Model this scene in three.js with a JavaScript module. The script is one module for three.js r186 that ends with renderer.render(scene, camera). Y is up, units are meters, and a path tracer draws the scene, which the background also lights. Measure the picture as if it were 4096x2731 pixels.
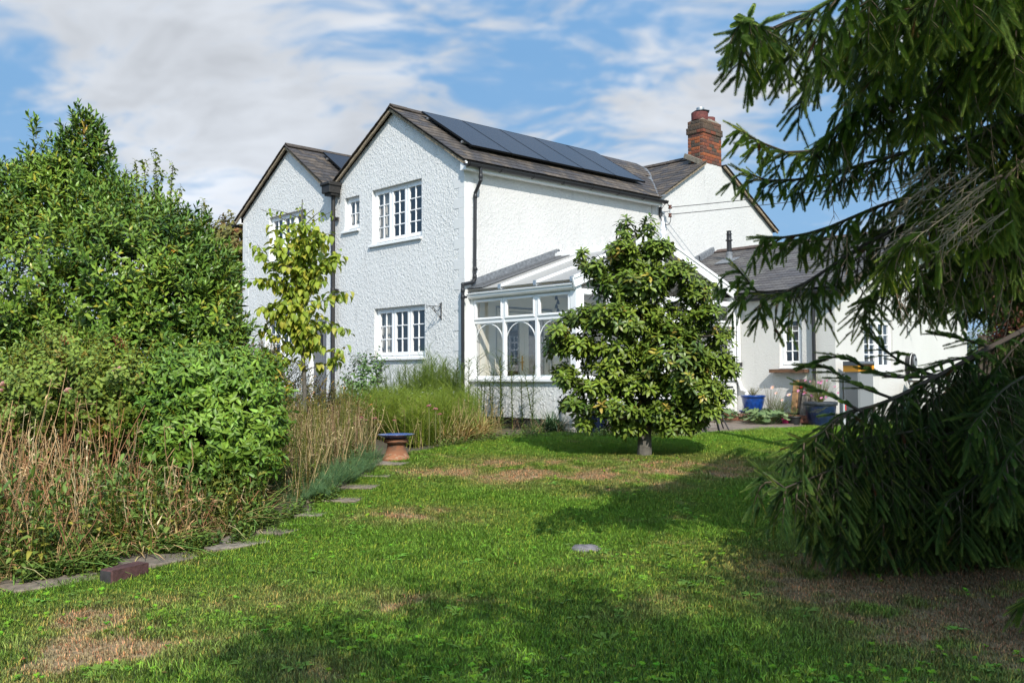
import * as THREE from 'three';
import { mergeGeometries, toCreasedNormals } from 'three/addons/utils/BufferGeometryUtils.js';
import { ImprovedNoise } from 'three/addons/math/ImprovedNoise.js';

const scene = new THREE.Scene();
const camera = new THREE.PerspectiveCamera(41.028, 4096 / 2731, 0.1, 3000);
camera.rotation.order = 'YXZ';
camera.rotation.set(0.03661, 0.80754, -0.00427);
camera.position.set(13.408, 1.55, 11.555);
camera.updateMatrixWorld();
const renderer = new THREE.WebGLRenderer({ antialias: true });
renderer.toneMapping = THREE.LinearToneMapping;
renderer.toneMappingExposure = 1.3;
renderer.shadowMap.enabled = true;

// ---- sun
const SUN = new THREE.Vector3(0.535, 0.505, 0.305).normalize();
const sun = new THREE.DirectionalLight(new THREE.Color(1, 0.95, 0.86), 4.1);
sun.position.copy(SUN).multiplyScalar(60); sun.castShadow = true;
sun.shadow.mapSize.set(4096, 4096); sun.shadow.radius = 1;
Object.assign(sun.shadow.camera, { left: -30, right: 30, top: 30, bottom: -30, near: 1, far: 140 });
scene.add(sun, sun.target);

// ---- random numbers, noise
let seed = 12345;
function rnd() { seed |= 0; seed = seed + 0x6D2B79F5 | 0; let t = Math.imul(seed ^ seed >>> 15, 1 | seed); t = t + Math.imul(t ^ t >>> 7, 61 | t) ^ t; return ((t ^ t >>> 14) >>> 0) / 4294967296; }
const reseed = (s) => { seed = s; };
const rr = (a, b) => a + (b - a) * rnd();
const gauss = () => (rnd() + rnd() + rnd() - 1.5) / 1.5;
const pick = (a) => a[Math.floor(rnd() * a.length) % a.length];
const perlin = new ImprovedNoise();
const noise = (x, y, z) => perlin.noise(x, y, z);
function fbm(x, y, z, o) { let s = 0, a = 0.5; for (let i = 0; i < o; i++) { s += a * noise(x, y, z); x = x * 2.03 + 7.1; y = y * 2.03 + 3.7; z = z * 2.03 + 1.3; a *= 0.5; } return s; }
const clamp = (x, a = 0, b = 1) => Math.min(b, Math.max(a, x));
const sstep = (a, b, x) => { const t = clamp((x - a) / (b - a)); return t * t * (3 - 2 * t); };
const mix = (a, b, t) => a + (b - a) * t;

// ---- sky: blue air with broken cloud, measured as directions round the viewpoint (azimuth from the view axis, elevation)
{
  const W = 3072, H = 1536, data = new Float32Array(W * H * 4);
  // banks: azimuth (deg, right positive), elevation (deg), half widths, strength (+ cloud, - clear)
  const banks = [[-23, 22, 13, 6, 0.42], [-19, 17, 7, 5, 0.22], [-17, 10, 6, 4, 0.34], [-30, 16, 4, 3.2, -0.55], [-9, 20.5, 5, 2.6, -0.16], [3, 20, 9, 4.5, -0.20], [-3, 13, 8, 2.6, 0.06],
    [15, 21, 7, 5, 0.22], [8, 13.5, 6, 2.6, 0.16], [17, 11, 4, 4, -0.34], [13, 17, 6, 2.4, 0.18], [-27, 3, 14, 4, 0.22], [28, 10, 7, 8, -0.1], [-95, 12, 34, 16, -0.5]];
  for (let j = 0; j < H; j++) {
    const el = ((j + 0.5) / H - 0.5) * Math.PI, se = Math.sin(el), ce = Math.cos(el);
    for (let i = 0; i < W; i++) {
      const k = (j * W + i) * 4;
      const ph = ((i + 0.5) / W - 0.5) * 2 * Math.PI, dx = Math.cos(ph) * ce, dz = Math.sin(ph) * ce;
      // away from the view the cloud is worked out on a coarser grid
      if (el >= -0.02 && (el > 0.62 || -0.7226 * Math.cos(ph) - 0.6912 * Math.sin(ph) < 0.74) && (i % 4 || j % 4)) { const q = ((j - j % 4) * W + i - i % 4) * 4; if (data[q + 3] === 1) { data.copyWithin(k, q, q + 4); continue; } }
      if (el < -0.02) { data[k] = 0.10; data[k + 1] = 0.12; data[k + 2] = 0.07; data[k + 3] = 1; continue; }
      const f = -0.7226 * dx - 0.6912 * dz, r = 0.6912 * dx - 0.7226 * dz;
      const az = Math.atan2(r, f) * 57.296, eld = el * 57.296;
      const q = 1 / (Math.max(se, 0) + 0.22), px = r * q * 1.6, pz = f * q * 1.6;
      const wx = px + 0.35 * fbm(px * 1.3 + 5, pz * 1.3, 2.5, 3), wz = pz + 0.35 * fbm(px * 1.3, pz * 1.3 + 9, 7.5, 3);
      let c = -0.03 + fbm(wx * 1.25 + 3.3, wz * 1.25, 0.7, 3) * 0.62 + fbm(wx * 3.4 + wz * 1.6, wz * 5.0 - wx * .8, 3.7, 4) * 0.62 + fbm(wx * 10 + wz * 4, wz * 15, 6.1, 4) * 0.42 + 0.12;
      for (const [a, e, sa, s2, w] of banks) { const da = (az - a) / sa, de = (eld - e) / s2, g = da * da + de * de; if (g < 9) c += w * Math.exp(-g * 0.8); }
      const cov = 0.07 + 0.93 * sstep(-0.12, 0.52, c);
      const t = clamp(eld / 45);
      const h = Math.exp(-Math.max(eld, 0) / 9);
      let R = mix(0.150, 0.085, t), G = mix(0.345, 0.235, t), B = mix(0.585, 0.50, t);
      R = mix(R, 0.42, h * 0.45); G = mix(G, 0.56, h * 0.45); B = mix(B, 0.72, h * 0.45);
      // cloud: bright where thin or heaped, greyer in thick bases
      const thick = sstep(0.35, 0.95, c), puff = clamp(0.5 + 1.3 * fbm(wx * 3 + 11, wz * 3.4, 5.1, 4));
      const gb = Math.exp(-(((az + 26) / 14) ** 2 + ((eld - 19.5) / 3.6) ** 2));
      const sunny = 1 + 2.0 * Math.exp(-Math.pow(Math.acos(clamp(dx * SUN.x + se * SUN.y + dz * SUN.z, -1, 1)) / 0.95, 2));  // extra sky brightness added round the unseen sun, to lift light on the facade
      const lum = mix(0.57, 0.50, thick * 0.8) + 0.14 * (puff - 0.5) - 0.04 * gb + 0.14 * Math.exp(-(((az + 18.5) / 5) ** 2 + ((eld - 9.5) / 3.5) ** 2));
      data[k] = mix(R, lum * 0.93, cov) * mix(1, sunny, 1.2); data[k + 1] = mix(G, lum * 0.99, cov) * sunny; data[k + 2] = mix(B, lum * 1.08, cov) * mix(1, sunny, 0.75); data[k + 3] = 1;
    }
  }
  const sky = new THREE.DataTexture(data, W, H, THREE.RGBAFormat, THREE.FloatType);
  sky.mapping = THREE.EquirectangularReflectionMapping; sky.magFilter = THREE.LinearFilter; sky.needsUpdate = true;
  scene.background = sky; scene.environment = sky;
}

// ---- naming, tagging
const used = {};
function numbered(name) { const n = used[name] = (used[name] ?? -1) + 1; return n ? `${name}_${String(n).padStart(3, '0')}` : name; }
function tag(o, label, category, group) { o.userData.label = label; o.userData.category = category; if (group) o.userData.group = group; return o; }
function thing(name, label, category, pos = [0, 0, 0], turn = 0, group) {
  const o = new THREE.Group(); o.name = numbered(name); o.position.set(...pos); o.rotation.y = turn; scene.add(o); return tag(o, label, category, group);
}
function grp(name, parent, pos = [0, 0, 0], turn = 0) { const o = new THREE.Group(); o.name = name; o.position.set(...pos); o.rotation.y = turn; parent.add(o); return o; }
function copyOf(o, label, pos, turn) { const c = o.clone(); c.name = numbered(o.name.replace(/_\d{3}$/, '')); c.userData = { ...o.userData }; if (label) c.userData.label = label; if (pos) c.position.set(...pos); if (turn !== undefined) c.rotation.y = turn; scene.add(c); return c; }

// ---- geometry helpers
const V = (x, y, z) => new THREE.Vector3(x, y, z);
function uvBox(g) {
  g = g.index ? g.toNonIndexed() : g;
  const p = g.attributes.position, uv = new Float32Array(p.count * 2), a = V(), b = V(), c = V(), n = V();
  for (let i = 0; i < p.count; i += 3) {
    a.fromBufferAttribute(p, i); b.fromBufferAttribute(p, i + 1); c.fromBufferAttribute(p, i + 2);
    n.copy(b).sub(a).cross(c.clone().sub(a));
    const x = Math.abs(n.x), y = Math.abs(n.y), z = Math.abs(n.z);
    [a, b, c].forEach((v, k) => { const o = (i + k) * 2; if (x >= y && x >= z) { uv[o] = v.z; uv[o + 1] = v.y; } else if (y >= z) { uv[o] = v.x; uv[o + 1] = v.z; } else { uv[o] = v.x; uv[o + 1] = v.y; } });
  }
  g.setAttribute('uv', new THREE.BufferAttribute(uv, 2)); return g;
}
function clean(g) { g = g.index ? g.toNonIndexed() : g; for (const k of Object.keys(g.attributes)) if (!['position', 'normal', 'uv'].includes(k)) g.deleteAttribute(k); return g; }
const mg = (list) => list.length === 1 ? list[0] : mergeGeometries(list.map(clean));
function mesh(name, geos, mat, parent = scene) {
  let g = Array.isArray(geos) ? mg(geos) : geos; if (mat.map || mat.bumpMap) g = uvBox(g);
  const m = new THREE.Mesh(g, mat); m.name = parent === scene ? numbered(name) : name; m.castShadow = m.receiveShadow = true; parent.add(m); return m;
}
// box by its extents, with a small chamfer when b > 0
function ext(x0, x1, y0, y1, z0, z1, b = 0) {
  let g;
  if (b > 0) {
    const w = x1 - x0, h = y1 - y0, s = new THREE.Shape([new THREE.Vector2(-w / 2 + b, -h / 2 + b), new THREE.Vector2(w / 2 - b, -h / 2 + b), new THREE.Vector2(w / 2 - b, h / 2 - b), new THREE.Vector2(-w / 2 + b, h / 2 - b)]);
    g = new THREE.ExtrudeGeometry(s, { depth: z1 - z0 - 2 * b, bevelEnabled: true, bevelThickness: b, bevelSize: b, bevelSegments: 1 });
    g.translate((x0 + x1) / 2, (y0 + y1) / 2, z0 + b);
  } else { g = new THREE.BoxGeometry(x1 - x0, y1 - y0, z1 - z0); g.translate((x0 + x1) / 2, (y0 + y1) / 2, (z0 + z1) / 2); }
  return clean(g);
}
// bar between two points, section w (sideways) by h (towards up)
function bar(a, b, w, h, upv = V(0, 1, 0)) {
  const d = b.clone().sub(a), L = d.length(), g = new THREE.BoxGeometry(w, h, L), z = d.normalize(), x = upv.clone().cross(z).normalize(), y = z.clone().cross(x);
  g.applyMatrix4(new THREE.Matrix4().makeBasis(x, y, z).setPosition(a.clone().add(b).multiplyScalar(0.5))); return clean(g);
}
const tube = (pts, r, seg = 8, n = 0) => clean(new THREE.TubeGeometry(new THREE.CatmullRomCurve3(pts), n || Math.max(4, pts.length * 4), r, seg, false));
// polyline pipe with sharp elbows
const poly = (pts, r, seg = 10) => { const c = new THREE.CurvePath(); for (let i = 0; i + 1 < pts.length; i++) c.add(new THREE.LineCurve3(pts[i], pts[i + 1])); const l = []; for (let i = 0; i + 1 < pts.length; i++) { l.push(rod(pts[i], pts[i + 1], r, r, seg)); if (i) { const s = new THREE.SphereGeometry(r * 1.12, seg, 6); s.translate(pts[i].x, pts[i].y, pts[i].z); l.push(clean(s)); } } return mg(l); };
function rod(a, b, r0, r1 = r0, seg = 8) { const d = b.clone().sub(a), L = d.length(), g = new THREE.CylinderGeometry(r1, r0, L, seg, 1); g.translate(0, L / 2, 0); g.applyQuaternion(new THREE.Quaternion().setFromUnitVectors(V(0, 1, 0), d.normalize())); g.translate(a.x, a.y, a.z); return clean(g); }
const lathe = (pts, seg = 32) => clean(new THREE.LatheGeometry(pts.map(([r, y]) => new THREE.Vector2(r, y)), seg));
// tapered limb through points
function limb(pts, r0, r1, seg = 7, n = 14) {
  const c = new THREE.CatmullRomCurve3(pts), g = new THREE.TubeGeometry(c, n, 1, seg, false), p = g.attributes.position, a = V();
  for (let i = 0; i <= n; i++) { const o = c.getPointAt(i / n), r = mix(r0, r1, i / n) * (1 + 0.12 * noise(i * 0.7, r0 * 90, 3)); for (let k = 0; k <= seg; k++) { const id = i * (seg + 1) + k; a.fromBufferAttribute(p, id).sub(o).multiplyScalar(r).add(o); p.setXYZ(id, a.x, a.y, a.z); } }
  g.computeVertexNormals(); return clean(g);
}
// view helper: a point seen at (u, v) on a 2352 wide picture, d metres deep
const FPX = 2095.6;
function at(u, v, d) { return V((u - 1176) / FPX * d, -(v - 784.1) / FPX * d, -d).applyQuaternion(camera.quaternion).add(camera.position); }
const RIGHT = V(0.6912, 0, -0.7226), FWD = V(-0.7226, 0, -0.6912);

// ---- ground height
function G(x, z) { const d = (x - 13.408) * FWD.x + (z - 11.555) * FWD.z, t = clamp((d - 3) / 11.5); return 0.58 * t * t * (3 - 2 * t) + 0.018 * noise(x * 0.7, z * 0.7, 4) + 0.008 * noise(x * 2.3, z * 2.3, 9); }

// ---- textures
function tex(w, h, f, srgb = true, chan = 4) {
  const d = new Uint8Array(w * h * 4);
  for (let j = 0; j < h; j++) for (let i = 0; i < w; i++) { const c = f(i, j), k = (j * w + i) * 4; if (typeof c === 'number') d[k] = d[k + 1] = d[k + 2] = clamp(c) * 255; else { d[k] = clamp(c[0]) * 255; d[k + 1] = clamp(c[1]) * 255; d[k + 2] = clamp(c[2]) * 255; } d[k + 3] = 255; }
  const t = new THREE.DataTexture(d, w, h); t.wrapS = t.wrapT = THREE.RepeatWrapping; t.magFilter = THREE.LinearFilter; if (srgb) t.colorSpace = THREE.SRGBColorSpace; t.needsUpdate = true; return t;
}
// tileable noise on a torus-free lattice: blend of shifted copies
function tile(f, i, j, w, h) { const u = i / w, v = j / h; return f(i, j) * (1 - u) * (1 - v) + f(i - w, j) * u * (1 - v) + f(i, j - h) * (1 - u) * v + f(i - w, j - h) * u * v; }
// hand thrown render: thousands of trowel dabs
function renderTex(size, metres, dabs, rmin, rmax, stretch, s0) {
  reseed(s0);
  const hgt = new Float32Array(size * size), ppm = size / metres;
  for (let n = 0; n < dabs; n++) {
    const cx = rnd() * size, cy = rnd() * size, r = rr(rmin, rmax) * ppm, el = rr(1, stretch), an = Math.PI / 2 + gauss() * 0.7, ca = Math.cos(an), sa = Math.sin(an), amp = rr(0.3, 1) * (rnd() < 0.55 ? 1 : -0.7);
    const R = Math.ceil(r * el * 1.6);
    for (let y = -R; y <= R; y++) for (let x = -R; x <= R; x++) {
      const u = (x * ca + y * sa) / (r * el), v = (-x * sa + y * ca) / r, q = u * u + v * v; if (q > 2.2) continue;
      const lip = Math.exp(-q * 1.6) + 0.55 * Math.exp(-((Math.sqrt(q) - 0.85) ** 2) * 22) * (u < 0 ? 1 : 0.1);
      const k = ((Math.floor(cy + y) + size) % size) * size + (Math.floor(cx + x) + size) % size; hgt[k] += amp * lip;
    }
  }
  let lo = 1e9, hi = -1e9; for (const v of hgt) { lo = Math.min(lo, v); hi = Math.max(hi, v); }
  const d = new Float32Array(size * size * 4);
  for (let k = 0; k < size * size; k++) { const v = (hgt[k] - lo) / (hi - lo) ; d[k * 4] = d[k * 4 + 1] = d[k * 4 + 2] = v; d[k * 4 + 3] = 1; }
  const t = new THREE.DataTexture(d, size, size, THREE.RGBAFormat, THREE.FloatType); t.wrapS = t.wrapT = THREE.RepeatWrapping; t.magFilter = THREE.LinearFilter; t.repeat.set(1 / metres, 1 / metres); t.needsUpdate = true; return t;
}
const roughTex = renderTex(1024, 1.9, 8000, 0.007, 0.018, 2.4, 77);
const pebbleTex = renderTex(512, 0.9, 5200, 0.005, 0.011, 1.4, 78);
const stainTex = tex(512, 512, (i, j) => { const n = tile((a, b) => fbm(a * 0.011, b * 0.006, 1.5, 5), i, j, 512, 512), m = tile((a, b) => fbm(a * 0.05, b * 0.012, 4.5, 4), i, j, 512, 512), s = 0.905 + 0.05 * n - 0.06 * sstep(.1, .45, m); return [s, s * 0.997, s * 0.985 + 0.005]; });
stainTex.repeat.set(1 / 3.7, 1 / 3.7);
const grainTex = tex(256, 256, (i, j) => 0.5 + 0.5 * tile((a, b) => fbm(a * 0.02, b * 0.35, 2.2, 4), i, j, 256, 256), false);
grainTex.repeat.set(2, 2);
const speck = tex(512, 512, (i, j) => 0.5 + 0.9 * tile((a, b) => fbm(a * 0.06, b * 0.06, 6.1, 5), i, j, 512, 512), false);
const mottle = tex(512, 512, (i, j) => { const n = tile((a, b) => fbm(a * 0.025, b * 0.025, 8.1, 6), i, j, 512, 512), s = 0.86 + 0.5 * n; return [s, s, s]; });
mottle.repeat.set(1.2, 1.2);

// ---- materials (linear base colours)
const L = (r, g, b) => new THREE.Color().setRGB(r, g, b);
const std = (c, roughness = 0.8, o = {}) => new THREE.MeshStandardMaterial({ color: c, roughness, ...o });
const M = {
  render: std(L(0.86, 0.865, 0.86), 0.85, { map: stainTex, bumpMap: roughTex, bumpScale: 0.021 }),
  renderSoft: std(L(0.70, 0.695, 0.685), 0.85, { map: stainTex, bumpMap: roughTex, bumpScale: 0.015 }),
  pebble: std(L(0.74, 0.73, 0.705), 0.9, { map: stainTex, bumpMap: pebbleTex, bumpScale: 0.008 }),
  quoin: std(L(0.83, 0.84, 0.845), 0.8, { map: stainTex }),
  upvc: std(L(0.84, 0.84, 0.84), 0.35),
  paint: std(L(0.82, 0.82, 0.81), 0.45),
  cream: std(L(0.70, 0.66, 0.55), 0.8),
  gutter: std(L(0.018, 0.018, 0.02), 0.38),
  iron: std(L(0.02, 0.019, 0.019), 0.55, { metalness: 0.3 }),
  castIron: std(L(0.028, 0.025, 0.023), 0.6, { map: mottle }),
  lead: std(L(0.21, 0.225, 0.245), 0.6, { map: mottle }),
  leadDark: std(L(0.12, 0.125, 0.135), 0.65, { map: mottle }),
  plinth: std(L(0.012, 0.012, 0.013), 0.7, { bumpMap: pebbleTex, bumpScale: 0.01 }),
  mortar: std(L(0.30, 0.26, 0.20), 0.95, { bumpMap: speck, bumpScale: 0.006, map: mottle }),
  verge: std(L(0.36, 0.28, 0.19), 0.95, { bumpMap: speck, bumpScale: 0.012, map: mottle }),
  underslate: std(L(0.02, 0.018, 0.017), 0.95),
  ridge: std(L(0.085, 0.065, 0.05), 0.9, { bumpMap: speck, bumpScale: 0.008, map: mottle }),
  ridgeRed: std(L(0.105, 0.07, 0.058), 0.9, { bumpMap: speck, bumpScale: 0.004, map: mottle }),
  glass: new THREE.MeshPhysicalMaterial({ color: 0xffffff, roughness: 0.02, transmission: 1, thickness: 0, ior: 1.9 }),
  glassCons: new THREE.MeshPhysicalMaterial({ color: 0xffffff, roughness: 0.02, transmission: 1, thickness: 0, ior: 1.5 }),
  polycarb: new THREE.MeshPhysicalMaterial({ color: L(0.40, 0.385, 0.36), roughness: 0.4, transmission: 0.5, thickness: 0 }),
  dark: std(L(0.06, 0.055, 0.05), 0.9),
  room: std(L(0.10, 0.095, 0.09), 0.9),
  curtain: new THREE.MeshPhysicalMaterial({ color: L(0.55, 0.53, 0.48), roughness: 0.95, transmission: 0.3, thickness: 0 }),
  solar: new THREE.MeshPhysicalMaterial({ color: L(0.014, 0.015, 0.019), roughness: 0.25, specularIntensity: 0.55 }),
  solarFrame: std(L(0.012, 0.012, 0.013), 0.4, { metalness: 0.5 }),
  alu: std(L(0.55, 0.56, 0.57), 0.4, { metalness: 0.8 }),
  greyDoor: std(L(0.15, 0.155, 0.165), 0.5),
  brass: std(L(0.55, 0.33, 0.10), 0.3, { metalness: 0.9 }),
  potRed: std(L(0.17, 0.042, 0.035), 0.8, { map: mottle }),
  bark: std(L(0.085, 0.068, 0.05), 0.95, { bumpMap: speck, bumpScale: 0.012, map: mottle }),
  barkGrey: std(L(0.16, 0.145, 0.12), 0.95, { bumpMap: speck, bumpScale: 0.006, map: mottle }),
  barkDark: std(L(0.05, 0.038, 0.03), 0.95, { bumpMap: speck, bumpScale: 0.01 }),
  wood: std(L(0.20, 0.13, 0.075), 0.9, { bumpMap: grainTex, bumpScale: 0.004, map: mottle }),
  woodGrey: std(L(0.19, 0.165, 0.135), 0.92, { bumpMap: grainTex, bumpScale: 0.005, map: mottle }),
  woodDark: std(L(0.10, 0.075, 0.055), 0.9, { bumpMap: grainTex, bumpScale: 0.005, map: mottle }),
  timberSill: std(L(0.17, 0.085, 0.045), 0.9, { bumpMap: grainTex, bumpScale: 0.006, map: mottle }),
  terracotta: std(L(0.36, 0.15, 0.075), 0.9, { bumpMap: speck, bumpScale: 0.003, map: mottle }),
  plasticBlack: std(L(0.015, 0.015, 0.016), 0.5),
  plasticWhite: std(L(0.72, 0.72, 0.70), 0.45),
  whiteStone: std(L(0.62, 0.61, 0.58), 0.8, { map: mottle }),
};
// ================= the white house =================
const house = thing('white_house', 'large white rendered two-gabled house with dark slate roofs and a brick chimney', 'house');

function wallShape(outer, holes, depth, bevelZ = 0) {
  const s = new THREE.Shape(outer.map(([x, y]) => new THREE.Vector2(x, y)));
  for (const h of holes) s.holes.push(new THREE.Path([[h[0], h[2]], [h[1], h[2]], [h[1], h[3]], [h[0], h[3]]].map(([x, y]) => new THREE.Vector2(x, y))));
  const g = new THREE.ExtrudeGeometry(s, { depth, bevelEnabled: false }); g.translate(0, 0, -depth); return clean(g);
}
const rotX = (g) => { g.rotateY(Math.PI / 2); return g; };   // local x -> -z, local z -> +x

// windows: local x right, y up, z out of the wall; origin at the opening's lower left
function makeWindow(parent, name, w, h, lights, o = {}) {
  const t = grp(name, parent, o.pos, o.turn ?? 0);
  const rec = o.recess ?? 0.085, f = 0.045, z0 = -rec - 0.06, z1 = -rec;
  const fr = [ext(0, w, h - f, h, z0, z1, 0.004), ext(0, w, 0, f, z0, z1, 0.004), ext(0, f, f + .001, h - f - .001, z0, z1, 0.004), ext(w - f, w, f + .001, h - f - .001, z0, z1, 0.004)];
  const n = lights.length, lw = (w - 2 * f) / n;
  for (let i = 1; i < n; i++) fr.push(ext(f + i * lw - 0.011, f + i * lw + 0.011, f + .001, h - f - .001, z0, z1 - 0.012));
  mesh('frame', fr, M.upvc, t);
  lights.forEach(([cols, rows, blind], i) => {
    const a = f + i * lw + (i ? 0.013 : 0.003), b = f + (i + 1) * lw - (i < n - 1 ? 0.013 : 0.003), sw = 0.062, y0 = f + 0.004, y1 = h - f - 0.004, zs = z1 + 0.012;
    mesh('sash', [ext(a, b, y1 - sw, y1, z0 + 0.012, zs, 0.007), ext(a, b, y0, y0 + sw * 1.25, z0 + 0.012, zs, 0.007), ext(a, a + sw, y0 + sw * 1.25 - 0.004, y1 - sw + 0.004, z0 + 0.012, zs - 0.0015, 0.007), ext(b - sw, b, y0 + sw * 1.25 - 0.004, y1 - sw + 0.004, z0 + 0.012, zs - 0.0015, 0.007)], M.upvc, t);
    const gx0 = a + sw, gx1 = b - sw, gy0 = y0 + sw * 1.25, gy1 = y1 - sw, br = 0.011, zb = zs - 0.022;
    for (let c = 1; c < cols; c++) { const x = mix(gx0, gx1, c / cols); mesh('glazing_bar', ext(x - br, x + br, gy0, gy1, zb - 0.02, zb + 0.010, 0.003), M.upvc, t); }
    for (let r = 1; r < rows; r++) { const y = mix(gy0, gy1, r / rows); mesh('glazing_bar', ext(gx0, gx1, y - br, y + br, zb - 0.0195, zb + 0.0085, 0.003), M.upvc, t); }
    for (let c = 0; c < cols; c++) for (let r = 0; r < rows; r++) {
      const g = new THREE.PlaneGeometry((gx1 - gx0) / cols - 2 * br, (gy1 - gy0) / rows - 2 * br); g.rotateX(gauss() * 0.006); g.rotateY(gauss() * 0.006);
      g.translate(mix(gx0, gx1, (c + .5) / cols), mix(gy0, gy1, (r + .5) / rows), zb - 0.006); mesh('pane', g, M.glass, t);
    }
    if (blind) { const cw = (b - a) * blind, pts = []; for (let k = 0; k <= 16; k++) pts.push(new THREE.Vector2(a + cw * k / 16, -0.03 * Math.sin(k * 1.9))); const cg = []; for (let k = 0; k < 16; k++) { const p = pts[k], q = pts[k + 1]; cg.push(bar(V(p.x, h / 2, z0 - 0.08 + p.y), V(q.x, h / 2, z0 - 0.08 + q.y), 0.004, h - 0.02)); } mesh('curtain', cg, M.curtain, t); }
  });
  if (o.sill !== false) { const s = o.sillOut ?? 0.055, g = ext(-0.05 - (o.sillL ?? 0.04), w + 0.01, -0.05, -0.001, -rec, s, 0.006); mesh('sill', g, o.sillMat ?? M.paint, t); }
  return t;
}

// facade (faces +z), gables
const GABLE = [[-9.03, 0.3], [0, 0.3], [0, 5.70], [-2.29, 7.20], [-4.68, 5.84], [-6.66, 7.19], [-9.03, 5.78]];
const holes = [[-3.10, -1.34, 4.40, 5.61], [-3.01, -1.24, 1.92, 3.00], [-4.18, -3.59, 4.83, 5.59], [-7.64, -5.87, 4.39, 5.59], [-7.81, -6.45, 1.98, 2.96], [-5.67, -4.93, 0.72, 2.88]];
mesh('wall', wallShape(GABLE, holes, 0.24), M.render, house);
// long side wall and rear wing gable (face +x), local x = -z
const SIDE = [[0.241, 0.3], [11.47, 0.3], [11.47, 5.62], [8.945, 7.03], [8.09, 7.02], [6.20, 5.80], [0.241, 5.72]];
mesh('wall', rotX(wallShape(SIDE, [[0.84, 2.42, 0.62, 2.92]], 0.24)), M.renderSoft, house).userData.label = 'bright sunlit side wall with shallow trowel marks';
{ // far walls, floors, ceilings
  mesh('wall', [ext(-9.03, -8.79, 0.3, 5.70, -8.4, -0.241), ext(-10, -0.241, 0.3, 5.6, -11.47, -11.23), ext(-10, -9.8, 0.3, 5.6, -11.22, -8.4)], M.renderSoft, house);
  mesh('floor', [ext(-8.78, -0.25, 3.25, 3.5, -11.2, -0.25), ext(-8.78, -0.25, 0.5, 0.68, -11.2, -0.25), ext(-8.78, -0.25, 5.62, 5.68, -11.2, -0.25), ext(-4.85, -4.75, 0.7, 5.6, -11.2, -0.26), ext(-8.78, -0.25, 0.69, 5.6, -4.1, -4.0)], M.room, house);
}
const w4 = [2, 4];
makeWindow(house, 'window', 1.76, 1.21, [[2, 4, .95], w4, w4], { pos: [-3.10, 4.40, 0] });
makeWindow(house, 'window', 1.77, 1.08, [[2, 3, .5], [2, 3], [2, 3]], { pos: [-3.01, 1.92, 0] });
makeWindow(house, 'window', 0.59, 0.76, [[2, 2, .9]], { pos: [-4.18, 4.83, 0] });
makeWindow(house, 'window', 1.77, 1.20, [[2, 4], [2, 4, .5], [2, 4]], { pos: [-7.64, 4.39, 0] });
makeWindow(house, 'window', 1.36, 0.98, [[2, 3], [2, 3]], { pos: [-7.81, 1.98, 0] });
{ // grey plank door with an arched head panel
  const d = grp('door', house, [-5.67, 0.72, 0]); d.userData.label = 'grey painted plank door with a small dark light';
  mesh('frame', [ext(0, .05, 0, 2.16, -.16, -.05, .005), ext(.69, .74, 0, 2.16, -.16, -.05, .005), ext(.05, .69, 2.10, 2.16, -.16, -.051, .005)], M.upvc, d);
  for (let i = 0; i < 6; i++) mesh('plank', [ext(.055 + i * .105, .055 + (i + 1) * .105 - .006, .01, 2.09, -.14, -.1, .006)], M.greyDoor, d);
  mesh('rail', [ext(.055, .685, 1.10, 1.22, -.1, -.075, .006), ext(.055, .685, .02, .2, -.1, -.075, .006), ext(.055, .125, .2, 2.09, -.1, -.078, .006), ext(.615, .685, .2, 2.09, -.1, -.078, .006)], M.greyDoor, d);
  const arch = []; for (let k = 0; k < 10; k++) { const a = Math.PI * k / 10, b = Math.PI * (k + 1) / 10; arch.push(bar(V(.37 + .25 * Math.cos(a), 1.78 + .22 * Math.sin(a), -.085), V(.37 + .25 * Math.cos(b), 1.78 + .22 * Math.sin(b), -.085), .03, .03, V(0, 0, 1))); }
  mesh('moulding', arch, M.greyDoor, d);
  mesh('pane', ext(.30, .44, 1.42, 1.80, -.098, -.088), M.plasticBlack, d);
  mesh('door_step', ext(-.05, .79, -.2, -.01, -.1, .3, .01), M.whiteStone, d);
}
// smooth quoins up the corners
for (let i = 0, y = 0.62; y < 5.5; i++, y += 0.2) {
  const w = i % 2 ? 0.31 : 0.165, w2 = i % 2 ? 0.19 : 0.34, h = 0.199;
  mesh('quoin', ext(-w, 0.006, y, y + h, -0.004, 0.007, 0.002), M.quoin, house);
  mesh('quoin', ext(-0.004, 0.0065, y, y + h, -w2, 0.0065, 0.002), M.quoin, house);
  mesh('quoin', ext(-9.036, -9.03 + w, y, y + h, -0.004, 0.007, 0.002), M.quoin, house);
}
mesh('wall_joint', ext(0.0, 0.006, 2.6, 5.6, -5.945, -5.935), M.mortar, house);

// ---- roofs
const slateCols = [L(.085, .068, .056), L(.062, .052, .046), L(.110, .086, .066), L(.075, .064, .060), L(.145, .112, .082), L(.052, .045, .041)];
const greyCols = [L(.115, .105, .105), L(.095, .088, .090), L(.13, .118, .112), L(.105, .092, .088), L(.15, .14, .13), L(.085, .078, .08)];
const mkSl = (cols) => cols.map((c, i) => std(c, 0.62 + 0.05 * (i % 3), { map: mottle, bumpMap: speck, bumpScale: 0.002 }));
const slateMats = mkSl(slateCols), greyMats = mkSl(greyCols);
function slateGeo(w, l) { const g = new THREE.BoxGeometry(w - 0.006, 0.009, l, 1, 1, 1); const p = g.attributes.position; for (let i = 0; i < p.count; i++) if (p.getZ(i) < 0) p.setX(i, p.getX(i) + gauss() * 0.004); return uvBox(clean(g)); }
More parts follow.
